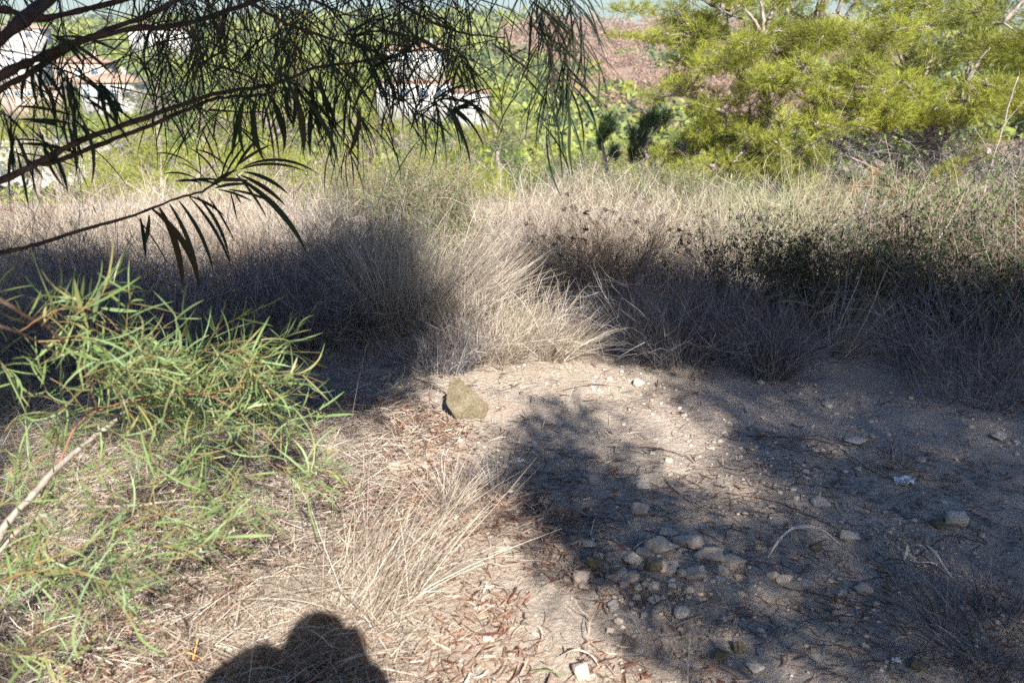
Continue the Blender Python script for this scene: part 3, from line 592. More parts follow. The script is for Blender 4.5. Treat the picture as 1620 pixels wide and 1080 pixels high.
def leaf_litter():
    mb = MB()
    def f(x, y):
        px, py = toPx(np.stack([x, y, np.zeros_like(x)], -1))
        v = inpoly(px, py, [(-400, 600), (620, 640), (760, 690), (800, 800), (960, 880), (1060, 960), (1200, 1100), (-400, 1100)])*1.
        v = np.where(inpoly(px, py, [(780, 790), (960, 820), (960, 900), (1100, 1000), (1160, 1090), (800, 1090)]), 1, v)
        v = np.where(inpoly(px, py, [(820, 930), (930, 940), (960, 1000), (850, 1010)]), .12, v)
        return np.maximum(v*np.clip(.55+1.5*fbm(x, y, .35, 2), .05, 1), .02)
    x, y = scatter(100000, -2.6, 1.6, 1.4, 4.4, lambda x, y: f(x, y)*(np.abs(x) < .66*y+.2)); n = len(x)
    z = H(x, y)+rng.uniform(.001, .014, n)+np.where(x < -.35, .03*rng.random(n), 0); a = rng.uniform(0, 6.283, n)
    d = np.stack([np.cos(a), np.sin(a), rng.normal(size=n)*.25], -1); side = np.stack([-np.sin(a), np.cos(a), rng.normal(size=n)*.5], -1)
    ribbons(mb, np.stack([x, y, z], -1), d, side, rng.uniform(.01, .08, n), rng.uniform(.0018, .008, n), 2.2*rng.random(n)**2, 5, LENS, roll=np.pi/2+rng.normal(size=n)*.8)
    tag(mb.build('leaf_litter', M['litter']), 'curled reddish brown dead leaves littering the sunny ground', 'leaf litter', kind='stuff')
    mb = MB()
    def g(x, y):
        px, py = toPx(np.stack([x, y, np.zeros_like(x)], -1))
        u = x*.35+y; st = np.clip(.5+2.6*fbm(x*.35, u*2.2, .5, 3), 0, 1)**2.6   # drifts of dark leaves lie in streaks
        v = st*np.where(px > 600, .62, .15)*(y < band_start(x)+.5)
        v = np.where(inpoly(px, py, [(740, 740), (900, 760), (1000, 830), (930, 900), (1000, 980), (900, 930), (780, 850)]), .95, v)
        v = np.where(inpoly(px, py, [(1130, 960), (1290, 930), (1620, 980), (1620, 1080), (1280, 1080), (1180, 1010)]), .8, v)
        v = np.where(inpoly(px, py, [(660, 590), (1130, 600), (1150, 760), (1000, 740), (760, 690)]), v*.35, v)
        return v
    x, y = scatter(60000, -2.5, 3.6, 1.3, 4.8, lambda x, y: g(x, y)*(np.abs(x) < .66*y+.2)); n = len(x); z = H(x, y)+rng.uniform(.001, .007, n); a = rng.normal(-.35, .8, n)+np.pi*(rng.random(n) < .5)
    d = np.stack([np.cos(a), np.sin(a), rng.normal(size=n)*.1], -1); side = np.stack([-np.sin(a), np.cos(a), rng.normal(size=n)*.2], -1)
    ribbons(mb, np.stack([x, y, z], -1), d, side, rng.uniform(.02, .10, n), rng.uniform(.0015, .004, n), 1.7*rng.random(n)**2, 5, LENS, roll=np.pi/2+rng.normal(size=n)*.6)
    tag(mb.build('dead_leaf_drift', M['darkleaf']), 'dark thin dead leaves and twigs lying in drifts across the clearing', 'leaf litter', kind='stuff')
leaf_litter()

# ------------------------------------------------------------------ stones and gravel
def rock_mesh(seed, n=15, sub=1):
    r = np.random.default_rng(seed); bm = bmesh.new()
    c = np.array([[x, y, z] for x in (-1, 1) for y in (-1, 1) for z in (-1, 1)], float)*r.uniform(.35, 1., (8, 3)); p = np.vstack([c, r.uniform(-1, 1, (3, 3))*1.05])
    q, _ = np.linalg.qr(r.normal(size=(3, 3)))
    for v in p@q: bm.verts.new(v)
    bmesh.ops.convex_hull(bm, input=bm.verts); bmesh.ops.delete(bm, geom=[v for v in bm.verts if not v.link_faces], context='VERTS')
    if sub:
        bmesh.ops.bevel(bm, geom=list(bm.edges), offset=.06, segments=1, affect='EDGES', clamp_overlap=True); bmesh.ops.triangulate(bm, faces=bm.faces)
        bmesh.ops.subdivide_edges(bm, edges=[e for e in bm.edges if e.calc_length() > .25], cuts=3, use_grid_fill=True); bmesh.ops.triangulate(bm, faces=bm.faces)
        for v in bm.verts:
            a_, b_, c_ = v.co; k = float(fbm(a_+c_*.7+seed*3.1, b_-c_*.6, .6, 4)); v.co *= 1+.13*k
    bmesh.ops.triangulate(bm, faces=bm.faces); bm.verts.ensure_lookup_table(); bm.verts.index_update()
    V = np.array([v.co[:] for v in bm.verts]); T = np.array([[v.index for v in f.verts] for f in bm.faces]); bm.free(); return V/np.abs(V).max()*1.05, T
PEB = [rock_mesh(s, 9, 0) for s in range(8)]
def rocks(mb, pos, size, m=0, flat=.65):
    which = rng.integers(0, len(PEB), len(pos))
    for k, (V, T) in enumerate(PEB):
        s = np.where(which == k)[0]
        if not len(s): continue
        n = len(s); a = rng.uniform(0, 6.283, n); c, s_ = np.cos(a)[:, None], np.sin(a)[:, None]; sc = size[s][:, None]*rng.uniform(.6, 1.2, (n, 1))
        vx = (V[:, 0]*c-V[:, 1]*s_)*sc; vy = (V[:, 0]*s_+V[:, 1]*c)*sc*rng.uniform(.6, 1, (n, 1)); vz = np.repeat(V[None, :, 2], n, 0)*sc*flat*rng.uniform(.5, 1.1, (n, 1))
        W = np.stack([vx, vy, vz], -1)+pos[s][:, None]
        mb.add(W.reshape(-1, 3), T=(T[None]+(np.arange(n)*len(V))[:, None, None]).reshape(-1, 3), m=m)
def gravel():
    mb = MB()
    def f(x, y):
        px, py = toPx(np.stack([x, y, np.zeros_like(x)], -1))
        v = np.clip(.35+1.2*fbm(x, y, .5, 3), .03, 1)*np.where(px > 560, 1, .5)*(y < band_start(x)+.6)
        v = np.where(inpoly(px, py, [(650, 600), (900, 620), (1130, 740), (1000, 740), (700, 690)]), v*.45, v)
        return np.where(inpoly(px, py, [(930, 830), (1200, 850), (1220, 960), (960, 960)]), 1, v)
    x, y = scatter(50000, -2.6, 3.7, 1.3, 5.2, lambda x, y: f(x, y)*(np.abs(x) < .66*y+.2)); n = len(x); sz = .0022+.0130*rng.random(n)**4
    rocks(mb, np.stack([x, y, H(x, y)+sz*.2], -1), sz)
    tag(mb.build('gravel', M['gravel'], smooth=False), 'loose pale gravel scattered over the clearing', 'gravel', kind='stuff')
gravel()
def stone(x0, x1, y0, y1, label, m='stone', seed=0, group=None, tall=None, name='stone', pts=None, sink=.25):
    """bounding box in picture pixels; base sits on the ground"""
    cx = (x0+x1)/2; q = G(cx, y1-(y1-y0)*.12); s = math.hypot(q[1], EYE)/FPX; wdt = (x1-x0)*s; hgt = (y1-y0)*s*(tall or .8)
    V, T = rock_mesh(seed+100, 10) if pts is None else pts
    V = V/np.abs(V).max(0); V = V*np.array([wdt/2, wdt/2*.8, hgt/2]); mb = MB(); c = np.array([q[0], q[1]+wdt*.25, float(H(q[0], q[1]))+hgt/2*(1-sink)])
    mb.add(V+c, T=T); o = mb.build(name, M[m], loc=(c[0], c[1], c[2]-hgt/2), smooth=False); tag(o, label, 'stone', group); return o
# the big ochre wedge: a shaped slab leaning back, apex on the left
def big_stone():
    prof = [(-.76, .86), (-.52, 1.0), (-.26, .92), (.18, .50), (.62, .06), (.96, -.30), (.98, -.55), (.78, -.92), (.1, -1.0), (-.46, -1.0), (-.70, -.58), (-.98, -.08), (-.84, .42)]
    q = G(738, 658); s = math.hypot(q[1], EYE)/FPX; W_, H_ = 34*s, 36*s; bm = bmesh.new()
    back = [(x*.80-.02, y*.80) for x, y in prof]
    f = [bm.verts.new((x*W_, -.022+.005*rng.normal(), y*H_)) for x, y in prof]; b = [bm.verts.new((x*W_, .075+.006*rng.normal(), y*H_*.9-.2*H_)) for x, y in back]
    bm.faces.new(f); bm.faces.new(b[::-1]); n = len(f)
    for i in range(n): bm.faces.new([f[(i+1) % n], f[i], b[i], b[(i+1) % n]])
    bmesh.ops.recalc_face_normals(bm, faces=bm.faces)
    bmesh.ops.bevel(bm, geom=list(bm.edges), offset=.003, segments=1, affect='EDGES', clamp_overlap=True); bmesh.ops.triangulate(bm, faces=bm.faces)
    bmesh.ops.subdivide_edges(bm, edges=[e for e in bm.edges if e.calc_length() > .012], cuts=5, use_grid_fill=True)
    for v in bm.verts:
        k = .009*float(fbm(v.co.x*1+3, v.co.z+v.co.y, .05, 4)); v.co += v.normal*k
        v.co.y += .18*v.co.z
    me = bpy.data.meshes.new('stone'); bm.to_mesh(me); bm.free(); me.materials.append(M['ochre'])
    o = bpy.data.objects.new('stone', me); C.collection.objects.link(o); o.location = (q[0], q[1]+.02, float(H(q[0], q[1]))+H_*.80); o.rotation_euler = (0, 0, math.radians(12))
    tag(o, 'large ochre wedge-shaped stone standing in the sunlit clearing', 'stone')
big_stone()
ST = [ # x0,x1,y0,y1,label,mat
 (1114, 1150, 536, 566, 'grey angular stone at the foot of the shaded bushes behind the clearing', 'stone'),
 (998, 1022, 596, 616, 'pale pinkish stone in the sun, far right of the ochre one', 'stone'),
 (1318, 1338, 556, 568, 'small yellowish stone under the bleached stems', 'ochre'),
 (1542, 1556, 614, 624, 'tiny pale stone in the shade near the right edge', 'stone'),
 (1570, 1600, 680, 700, 'flat grey stone at the right edge of the clearing', 'stone'),
 (1498, 1532, 808, 834, 'pale wedge-shaped stone on the right, upper of a touching pair', 'stone'),
 (1474, 1506, 824, 838, 'low buff stone touching the pale wedge-shaped one', 'ochre'),
 (1286, 1318, 790, 804, 'flat bluish pale stone in the middle of the shaded ground', 'stone'),
 (1336, 1376, 688, 706, 'flat pale slab lying beside the lone grey tuft', 'stone'),
 (1330, 1360, 838, 858, 'grey lump of stone behind the pale curled strip', 'stone'),
 (1282, 1304, 856, 876, 'rounded buff stone beside the end of the curled strip', 'ochre'),
 (924, 954, 878, 904, 'rounded buff stone standing alone left of the rubble heap', 'ochre'),
 (974, 1000, 898, 922, 'pale angular stone between the lone round one and the rubble heap', 'stone'),
 (1020, 1050, 884, 912, 'squarish stone at the front left of the rubble heap', 'ochre'),
 (1046, 1076, 894, 914, 'triangular stone at the front of the rubble heap', 'clod'),
 (1132, 1158, 892, 918, 'round clod at the right end of the rubble heap', 'clod'),
 (1100, 1114, 892, 914, 'narrow upright stone in the rubble heap', 'stone'),
 (1002, 1016, 920, 936, 'small pale stone at the lower left foot of the rubble heap', 'stone'),
 (1022, 1050, 942, 956, 'flat pale stone below the rubble heap', 'stone'),
 (1042, 1074, 836, 850, 'pale flat stone capping the top of the rubble heap', 'stone'),
 (1154, 1182, 1016, 1034, 'smooth buff stone, right one of the pair below the rubble heap', 'ochre'),
 (1128, 1156, 1030, 1046, 'low buff stone, left one of the pair below the rubble heap', 'ochre'),
 (1380, 1392, 950, 962, 'small orange-tinged stone in the shaded litter', 'clod'),
 (1396, 1412, 924, 938, 'small round buff stone on the shaded ground', 'ochre'),
 (1355, 1385, 928, 944, 'dull flat stone beside the small round buff one', 'clod'),
 (1440, 1470, 1048, 1064, 'buff stone half sunk near the bottom right', 'ochre'),
 (1180, 1210, 1050, 1066, 'half buried pale stone at the bottom edge', 'stone'),
 (996, 1030, 790, 820, 'embedded purplish stone in the path above the rubble heap', 'clod'),
 (1002, 1030, 762, 778, 'faint pale stone flush with the sunlit path', 'stone'),
 (1448, 1470, 722, 734, 'small stone behind the lone grey tuft', 'stone'),
 (642, 658, 676, 684, 'small pale stone at the left end of the clearing', 'stone'),
 (904, 934, 1050, 1076, 'pale bleached stone at the bottom edge among dead leaves', 'clod'),
 (915, 945, 855, 868, 'pale flat stone in the shadow left of the rubble heap', 'stone'),
 (810, 830, 730, 745, 'small pale stone beside the dark tuft', 'stone'),
 (600, 680, 728, 752, 'wide crumbly pale clod in the sun above the small dry tuft', 'clod'),
 (1300, 1320, 636, 646, 'little stone behind the lone grey tuft, near the twiggy bush', 'stone'),
 (1196, 1212, 600, 610, 'little pale stone under the twiggy bush', 'stone'),
 (30, 56, 660, 690, 'round brownish stone half hidden behind the low green bush', 'clod'),
]
for i, (a, b, c, d, lab, mt) in enumerate(ST): stone(a, b, c, d, lab, mt, i)
def clods():
    for i, (px, py, w_) in enumerate([(1045, 868, 44), (1085, 862, 50), (1122, 880, 46), (1160, 893, 38), (1020, 880, 30), (1100, 915, 40)]):
        q = G(px, py); s = w_*math.hypot(q[1], EYE)/FPX*.5; V, T = rock_mesh(500+i, 16); mb = MB(); c = q+[0, .01, s*.12]
        mb.add(V*(1+.25*fbm(V[:, 0]+i, V[:, 1]+V[:, 2]*.7, .5, 3))[:, None]*np.array([s*1.25, s*.85, s*.62])+c, T=T)
        tag(mb.build('clod', M['clod'], loc=c-[0, 0, s*.5], smooth=False), ['large earthy clod at the back left of the rubble heap', 'largest earthy clod crowning the rubble heap', 'big earthy clod right of the largest one in the heap', 'earthy clod at the right slope of the rubble heap', 'smaller earthy clod at the left end of the heap', 'earthy clod in the front middle of the rubble heap'][i], 'clod')
    for i in range(62):
        x = MOUND[0]+.02+rng.normal()*.16; y = MOUND[1]+rng.normal()*.085-.02; s = .007+.024*rng.random()**2
        V, T = rock_mesh(300+i, 8); mb = MB(); c = np.array([x, y, float(H(x, y))+s*.15]); mb.add(V*np.array([s*rng.uniform(.8, 1.4), s*rng.uniform(.6, 1), s*rng.uniform(.5, .9)])+c, T=T)
        tag(mb.build('clod', M['clod' if i % 3 else 'stone'], loc=c-[0, 0, s*.5], smooth=False), *(('crumbly buff clod in the low heap of rubble', 'clod', 'clods heaped in the rubble') if i % 3 else ('small pale stone chip among the clods of the rubble heap', 'stone', 'stone chips in the rubble')))
    for i in range(70):
        x = rng.uniform(-.7, 3.2); y = rng.uniform(1.9, 4.3)
        px, py = toPx(np.array([x, y, 0.]))
        if inpoly(px, py, [(600, 590), (860, 590), (860, 700), (640, 700)]): continue
        s = rng.uniform(.008, .020); V, T = rock_mesh(400+i, 9); mb = MB(); c = np.array([x, y, float(H(x, y))+s*.25]); mb.add(V*np.array([s, s*.8, s*.6])+c, T=T)
        tag(mb.build('pebble', M['stone' if i % 2 else 'clod'], loc=c-[0, 0, s*.5], smooth=False), *(('small pale pebble lying loose on the earth of the clearing', 'pebble', 'pale pebbles on the clearing') if i % 2 else ('small buff crumb of earth lying loose on the clearing', 'clod', 'earth crumbs on the clearing')))
clods()

# ------------------------------------------------------------------ scraps, strips and twigs on the ground
def scrap(px, py, s, label, seed, mt='white'):
    q = G(px, py); r = np.random.default_rng(seed); n = 9; mb = MB(); g = np.linspace(-1, 1, n); X, Y = np.meshgrid(g, g)
    Z = r.random((n, n))*.7; X = X+r.normal(size=X.shape)*.12; Y = Y+r.normal(size=X.shape)*.12
    V = np.stack([X*s, Y*s*.7, Z*s], -1).reshape(-1, 3)+q+[0, 0, .003]; i = np.arange(n*n).reshape(n, n)
    mb.add(V, np.stack([i[:-1, :-1], i[:-1, 1:], i[1:, 1:], i[1:, :-1]], -1).reshape(-1, 4)); o = mb.build('scrap', M[mt], loc=q, smooth=False)
    md = o.modifiers.new('thick', 'SOLIDIFY'); md.thickness = .0008; tag(o, label, 'litter')
scrap(1430, 765, .036, 'crumpled bluish white plastic scrap on the right of the clearing', 1)
scrap(846, 560, .012, 'small bright white scrap at the foot of the low spreading tussock', 2)
scrap(1417, 1046, .012, 'small round white scrap near the bottom right', 3)
scrap(824, 731, .013, 'small bluish white scrap beside the dark tuft', 4)
scrap(1418, 516, .02, 'white scrap caught under the dark bushes', 5)
def strips(name, lst, label, mt='fibre', w=.009):
    e = empty(name, G(lst[0][0][0], lst[0][0][1])); b = np.array(e.location); tag(e, label, 'dead leaf')
    for pts in lst:
        P3 = []
        for x, y, h in pts: q = G(x, y, h); P3.append(q+[0, 0, h])
        mb = MB(); p = smooth_path(P3, 6); tg = norm(np.gradient(p, axis=0)); sd = norm(np.cross(tg, [0.1, .2, 1.])); W = w*np.linspace(.5, 1, len(p))[::-1, None]*.5
        up = np.array([0, 0, .0022]); V = np.concatenate([p-sd*W, p-up+.0*sd, p+sd*W, p+up*1.0], 0); M_ = len(p)
        Q = [[a*M_+i, a*M_+i+1, ((a+1) % 4)*M_+i+1, ((a+1) % 4)*M_+i] for a in range(4) for i in range(M_-1)]; mb.add(V, Q); mb.build('blade', M[mt], e, b)
strips('dead_palm_leaf', [[(1214, 882, .0), (1235, 860, .03), (1262, 850, .04), (1300, 850, .03), (1330, 862, .0)], [(1222, 872, .01), (1250, 852, .042), (1290, 847, .035), (1310, 856, .01)]], 'pale curled dead leaf strip arching over the rubble')
strips('dead_palm_leaf', [[(1430, 885, .0), (1434, 872, .02), (1428, 866, .03)], [(1438, 880, .01), (1450, 892, .01), (1475, 894, .01), (1492, 902, .0), (1512, 918, 0.)], [(1465, 870, .02), (1480, 884, .02), (1492, 898, .01), (1505, 912, 0.)], [(1440, 870, .02), (1455, 874, .03), (1468, 878, .01)]],
       'tangled whitish fibrous leaf strips beside the lower right tuft', w=.012)
strips('dead_leaf', [[(888, 1038, .005), (910, 1036, .02), (935, 1042, .015), (950, 1056, .0)]], 'broad curled red-brown dead leaf at the bottom edge', 'litter', .016)
strips('dead_leaf', [[(842, 1062, .004), (865, 1064, .01), (894, 1070, .004)]], 'yellow-green fallen leaf at the bottom edge', 'acacialit', .010)
strips('dead_leaf', [[(280, 1030, .0), (300, 1045, .03), (330, 1050, .01)], [(300, 1060, .0), (315, 1030, .04)]], 'two broad orange dead leaves at the edge of the head shadow', 'deadneedle', .016)
def sticks():
    L_ = [((1050, 760), (1090, 795), (1148, 818), 'dark curved twig at the front edge of the sunlit patch'), ((640, 592), (700, 620), (705, 640), 'thin dark twig left of the ochre stone'),
          ((960, 708), (1040, 712), (1100, 728), 'thin dark twig across the middle of the clearing'), ((1180, 690), (1300, 700), (1370, 740), 'long thin root-like twig on the right of the clearing'),
          ((1150, 780), (1240, 800), (1330, 840), 'dark twig lying above the curled leaf strip'), ((1240, 930), (1330, 950), (1400, 962), 'twig among the shaded leaves right of the rubble'),
          ((1450, 880), (1500, 850), (1560, 820), 'thin twig pointing right from the whitish fibres'), ((880, 620), (950, 610), (1010, 625), 'fine twig at the back of the sunlit clearing')]
    for a, b, c, lab in L_:
        mb = MB(); q = [G(*a)+[0, 0, .003], G(*b)+[0, 0, .008], G(*c)+[0, 0, .003]]; tube(mb, q, .0028, .0014, 5, wob=.003, n=8); tag(mb.build('twig', M['darkleaf'], loc=q[0]), lab, 'twig', 'twigs lying on the clearing')
sticks()

# ------------------------------------------------------------------ shrubs of the band
def leafy(name, px, py, Y, h, rad, n, label, mt, nsub=7, leaves=1, lsize=(.012, .03), heads=False, twigm='browntwig', lean=(0, 0), group=None):
    x0 = (px-810)/FPX*Y/cp; q = np.array([x0*1.0, Y, float(H(x0, Y))]); e = empty(name, q); tag(e, label, 'shrub', group)
    tw = MB(); lf = MB(); a = rng.uniform(0, 6.283, n); r = rad*.45*np.sqrt(rng.random(n)); x = q[0]+r*np.cos(a); y = q[1]+r*np.sin(a)
    b = np.stack([x, y, H(x, y)-.02], -1); t = rng.random(n)*rad/h*1.1
    d = norm(np.stack([np.cos(a)*t+lean[0], np.sin(a)*t+lean[1], np.ones(n)], -1)); Ln = h*rng.uniform(.5, 1.1, n); k = rng.uniform(.05, .5, n)
    qq, dd = twiggy(tw, b, d, Ln, .0045, k, nsub, .003, 0, 0, (.15, .4), 4)
    m = len(qq); i = np.repeat(np.arange(m), leaves); o = qq[i]+dd[i]*rng.uniform(0, .16, (len(i), 1)); dl = norm(dd[i]+rdir(len(i))*.9)
    ribbons(lf, o, dl, rdir(len(i)), rng.uniform(*lsize, len(i)), rng.uniform(lsize[0]*.35, lsize[1]*.35, len(i)), rng.uniform(.1, .8, len(i)), 2, LENS)
    if heads:
        s = rng.choice(n, max(4, n//4), False); tip, _ = arcpt(b[s], d[s], np.tile([0, 0, -1.], (len(s), 1)), Ln[s], k[s], np.ones(len(s)))
        for q_ in tip:
            hb = MB(); rocks(hb, q_[None], np.array([.018]), flat=1.); j = np.zeros(10, int); ribbons(hb, q_[None][j], rdir(10), rdir(10), .04, .006, .5, 2, LENS); hb.build('seed_head', M['seed'], e, q)
    tw.build('stems', M[twigm], e, q); lf.build('leaves', M[mt], e, q)
leafy('green_shrub', 680, 0, 6.7, .92, .50, 170, 'fine-leaved green shrub standing above the big tussock', 'greyshrub', 12, 10, (.010, .026))
leafy('green_shrub', 590, 0, 7.2, .95, .55, 170, 'grey-green fine shrub just left of the green one above the tussock', 'greyshrub', 12, 9, (.010, .026))
leafy('green_shrub', 730, 0, 6.4, .55, .3, 80, 'small fresh green shrub behind the sunlit straw fan', 'shrub', 10, 9, (.010, .024))
leafy('green_shrub', 1040, 0, 8.8, .66, .6, 140, 'pale grey-green shrub under the small dark conifer', 'greyshrub', 12, 8, (.012, .028))
leafy('green_shrub', 1150, 0, 8.2, .55, .6, 120, 'yellowish green shrub in the grass before the pine, left side', 'greyshrub', 10, 8, (.012, .028))
leafy('green_shrub', 930, 0, 8.6, .7, .5, 100, 'sparse greenish shrub behind the middle of the dry grass', 'greyshrub', 9, 6, (.010, .026))
leafy('green_shrub', 1290, 0, 7.0, .6, .45, 90, 'leafy dull green shrub in the right half of the band', 'shrub', 9, 6, (.014, .034))
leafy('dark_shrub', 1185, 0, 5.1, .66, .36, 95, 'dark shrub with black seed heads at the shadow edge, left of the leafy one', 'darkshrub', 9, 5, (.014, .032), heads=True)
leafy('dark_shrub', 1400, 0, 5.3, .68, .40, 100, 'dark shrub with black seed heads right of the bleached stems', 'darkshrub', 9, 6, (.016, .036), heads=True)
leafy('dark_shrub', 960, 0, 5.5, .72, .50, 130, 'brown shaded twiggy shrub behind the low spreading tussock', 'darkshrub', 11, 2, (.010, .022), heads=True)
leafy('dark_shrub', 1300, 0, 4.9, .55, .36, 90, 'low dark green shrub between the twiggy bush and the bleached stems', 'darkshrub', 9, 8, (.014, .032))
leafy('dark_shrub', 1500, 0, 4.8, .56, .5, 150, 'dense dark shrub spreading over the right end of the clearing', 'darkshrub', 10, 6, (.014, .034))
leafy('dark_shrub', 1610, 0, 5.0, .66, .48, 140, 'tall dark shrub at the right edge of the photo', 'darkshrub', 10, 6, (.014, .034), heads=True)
leafy('leafy_weed', 1480, 0, 6.2, .70, .3, 50, 'upright green weed in the sunny grass on the right', 'shrub', 8, 7, (.02, .05))
leafy('leafy_weed', 1580, 0, 6.6, .75, .35, 55, 'upright green weed at the right edge under the pine', 'shrub', 8, 7, (.02, .05))
leafy('leafy_weed', 1380, 0, 7.6, .70, .3, 50, 'green weed in the grass below the dead orange twig', 'shrub', 8, 7, (.02, .05))
leafy('twiggy_bush', 60, 0, 6.6, .62, .6, 150, 'pinkish leafless bush at the far left in front of the white house', 'greyshrub', 12, 1, (.006, .014))
leafy('twiggy_bush', 400, 0, 5.6, .55, .5, 130, 'dark twiggy bush at the shadow edge below the fan of leaves', 'greyshrub', 12, 1, (.006, .014))

# ------------------------------------------------------------------ pines
def conifer(name, label, base, clumps, mt, ntuft, nlen, nw, per=14, trunk=None, cat='tree', group=None, twr=.006, deadtw=0, barkm='pinewood', up=.35, ntw=16, lr=.035, limbs=None):
    """clumps: (centre xyz, radius xyz)"""
    e = empty(name, base); tag(e, label, cat, group); b0 = np.array(base, float); wood = MB(); nd = MB()
    tr = trunk or [b0-[0, 0, .1], b0*.5+np.array(clumps[0][0])*.5, np.array(clumps[0][0])]
    tp = tube(wood, tr, lr*3, lr, 8, wob=lr*.15)
    tot = sum(np.prod(np.array(r))**(2/3) for _, r in clumps)
    if limbs is not None:
        lpts = [tp]
        for c, r in limbs:
            st = tp[np.argmin(np.abs(tp[:, 2]-(c[2]-.35*np.linalg.norm(c[:2]-tp[0, :2]))))]; m1 = st*.6+c*.4+rng.normal(size=3)*.18; m2 = st*.25+c*.75+rng.normal(size=3)*.16+[0, 0, .12]
            lpts.append(tube(wood, [st, m1, m2, c], lr*.9, lr*.22, 6, wob=lr*.25)[4:])
        lpts = np.concatenate(lpts)
    for c, r in clumps:
        c = np.array(c, float); r = np.array(r, float)
        if limbs is not None: cand = lpts[np.argmin(np.sum((lpts-c)**2, 1))]
        else: cand = tp[np.argmin(np.sum((tp-(c-[0, 0, np.linalg.norm(c-tp.mean(0))*.3]))**2, 1))]
        lp = tube(wood, [cand, (cand+c)/2+[0, 0, r[2]*.1], c], lr*.9, lr*.3, 5, wob=lr*.3)
        kt = max(4, int(ntuft*np.prod(r)**(2/3)/tot)); ntwg = max(3, int(ntw*min(1, np.prod(r)**(1/3))))
        tips = c+rdir(ntwg)*r*rng.uniform(.6, 1, (ntwg, 1))
        for q in tips:
            s0 = lp[rng.integers(len(lp)//2, len(lp))]; tube(wood, [s0, (s0+q)/2+rng.normal(size=3)*.06*r.mean(), q], twr, twr*.35, 4, n=3)
        u = rdir(kt)*(rng.uniform(.25, 1, (kt, 1))**.5); lump = 1+.30*vn(u[:, 0]*2.2+c[0]*3, u[:, 1]*2.2+u[:, 2]*2.7+c[2])[:, None]*2
        if not deadtw or True: p = c+u*r*lump
        j = rng.integers(0, ntwg, kt); p = p*.65+(tips[j]*.35+c*.0)*1.0 if ntwg > 3 else p
        ax = norm(norm(p-c)*.8+np.array([0, 0, up])+rng.normal(size=p.shape)*.35)
        i = np.repeat(np.arange(kt), per); d = norm(ax[i]+rdir(len(i))*.55); bb = p[i]+ax[i]*rng.uniform(-.6, .6, (len(i), 1))*nlen
        ribbons(nd, bb, d, rdir(len(i)), nlen*rng.uniform(.6, 1.15, len(i)), nw, rng.uniform(.05, .5, len(i)), 1, NEED)
        if deadtw:
            s = rng.integers(0, len(p), deadtw); ribbons(wood, c+rdir(deadtw)*r*.5, norm(rdir(deadtw)+[0, 0, -.1]), rdir(deadtw), rng.uniform(.2, .7, deadtw)*r.mean(), .012, rng.uniform(.2, 1.2, deadtw), 4, BLADE)
    wood.build('trunk', M[barkm], e, b0); nd.build('crown', M[mt], e, b0); return e
def cl(px, py, Y, r): return (P(px, py, Y), r)
# the big pine on the right, 11-13 m away
b = np.array([6.1, 12.4, float(H(6.1, 12.4))])
bigc = []
for x, y, Y, rx, rz in [(1620, 60, 11, 1.0, .7), (1500, 40, 11.5, .9, .6), (1380, 60, 11.2, .8, .5), (1290, 30, 11.8, .75, .5), (1210, 60, 11.5, .7, .45), (1160, 110, 11.2, .6, .4), (1250, 120, 11, .7, .4), (1340, 140, 10.8, .7, .4), (1430, 130, 10.8, .8, .45),
   (1530, 130, 10.6, .9, .5), (1620, 170, 10.6, .9, .5), (1150, 180, 11.2, .6, .4), (1230, 195, 11, .6, .4), (1180, 235, 11, .55, .28), (1120, 215, 11.5, .45, .3), (1320, 205, 10.8, .5, .3), (1250, 250, 10.8, .5, .22), (1390, 190, 11, .5, .3), (1480, 190, 11.2, .6, .3), (1570, 240, 10.4, .5, .25),
   (1080, 150, 12, .5, .3), (1100, 60, 12, .5, .3), (1130, 10, 12, .6, .25), (1400, 0, 12, 1, .5), (1550, -20, 12, 1.2, .5), (1240, -10, 12, .8, .35), (1700, 100, 11, 1, 1), (1480, 270, 10.8, .45, .22), (1350, 250, 10.6, .35, .2), (1130, 265, 11.2, .5, .22), (1200, 275, 10.9, .5, .2), (1270, 280, 10.8, .45, .18), (1080, 240, 11.8, .4, .22)]:
    bigc.append(cl(x, y, Y, (rx*.95, .8, rz*.95)))
sub_ = []; main_ = list(bigc)
for c, r in bigc:
    for j in range(11):
        u = rdir(1)[0]*rng.random()**.4; f = rng.uniform(.20, .40); sub_.append((c+u*np.array(r), (r[0]*f, r[1]*f, max(r[2]*f, .08))))
bigc = [q for q in sub_ if not (toPx(q[0])[1] > 205 and toPx(q[0])[0] > 1290 and rng.random() < .80)]
conifer('pine_tree', 'big bright green pine filling the upper right with grey dead twigs low in its crown', b, bigc, 'pine', 27000, .085, .0048, 12, limbs=main_,
    trunk=[b-[0, 0, .2], P(1480, 240, 12.3), P(1440, 120, 12.4), P(1420, -60, 12.4), P(1420, -260, 12.5)], deadtw=2, lr=.035, ntw=9, twr=.006)
b = np.array([3.1, 13.6, float(H(3.1, 13.6))-.1])
conifer('pine_tree', 'thin open pine branches spreading over the burnt hill, left of the big pine', b, [cl(1080, 30, 12.5, (.7, .5, .16)), cl(1000, 15, 12.5, (.55, .4, .13)), cl(1040, 62, 12.5, (.5, .4, .12)), cl(1075, 95, 12.3, (.35, .4, .13)), cl(980, 55, 12.5, (.3, .3, .08)), cl(1120, 60, 12.3, (.45, .4, .2)), cl(1150, 15, 12.5, (.5, .4, .2)), cl(1050, -20, 12.6, (.7, .5, .15))],
    'pine', 1300, .09, .005, 12, trunk=[b, P(1215, 200, 13), P(1180, 90, 12.8), P(1120, 20, 12.6)], lr=.018, ntw=22, twr=.007)
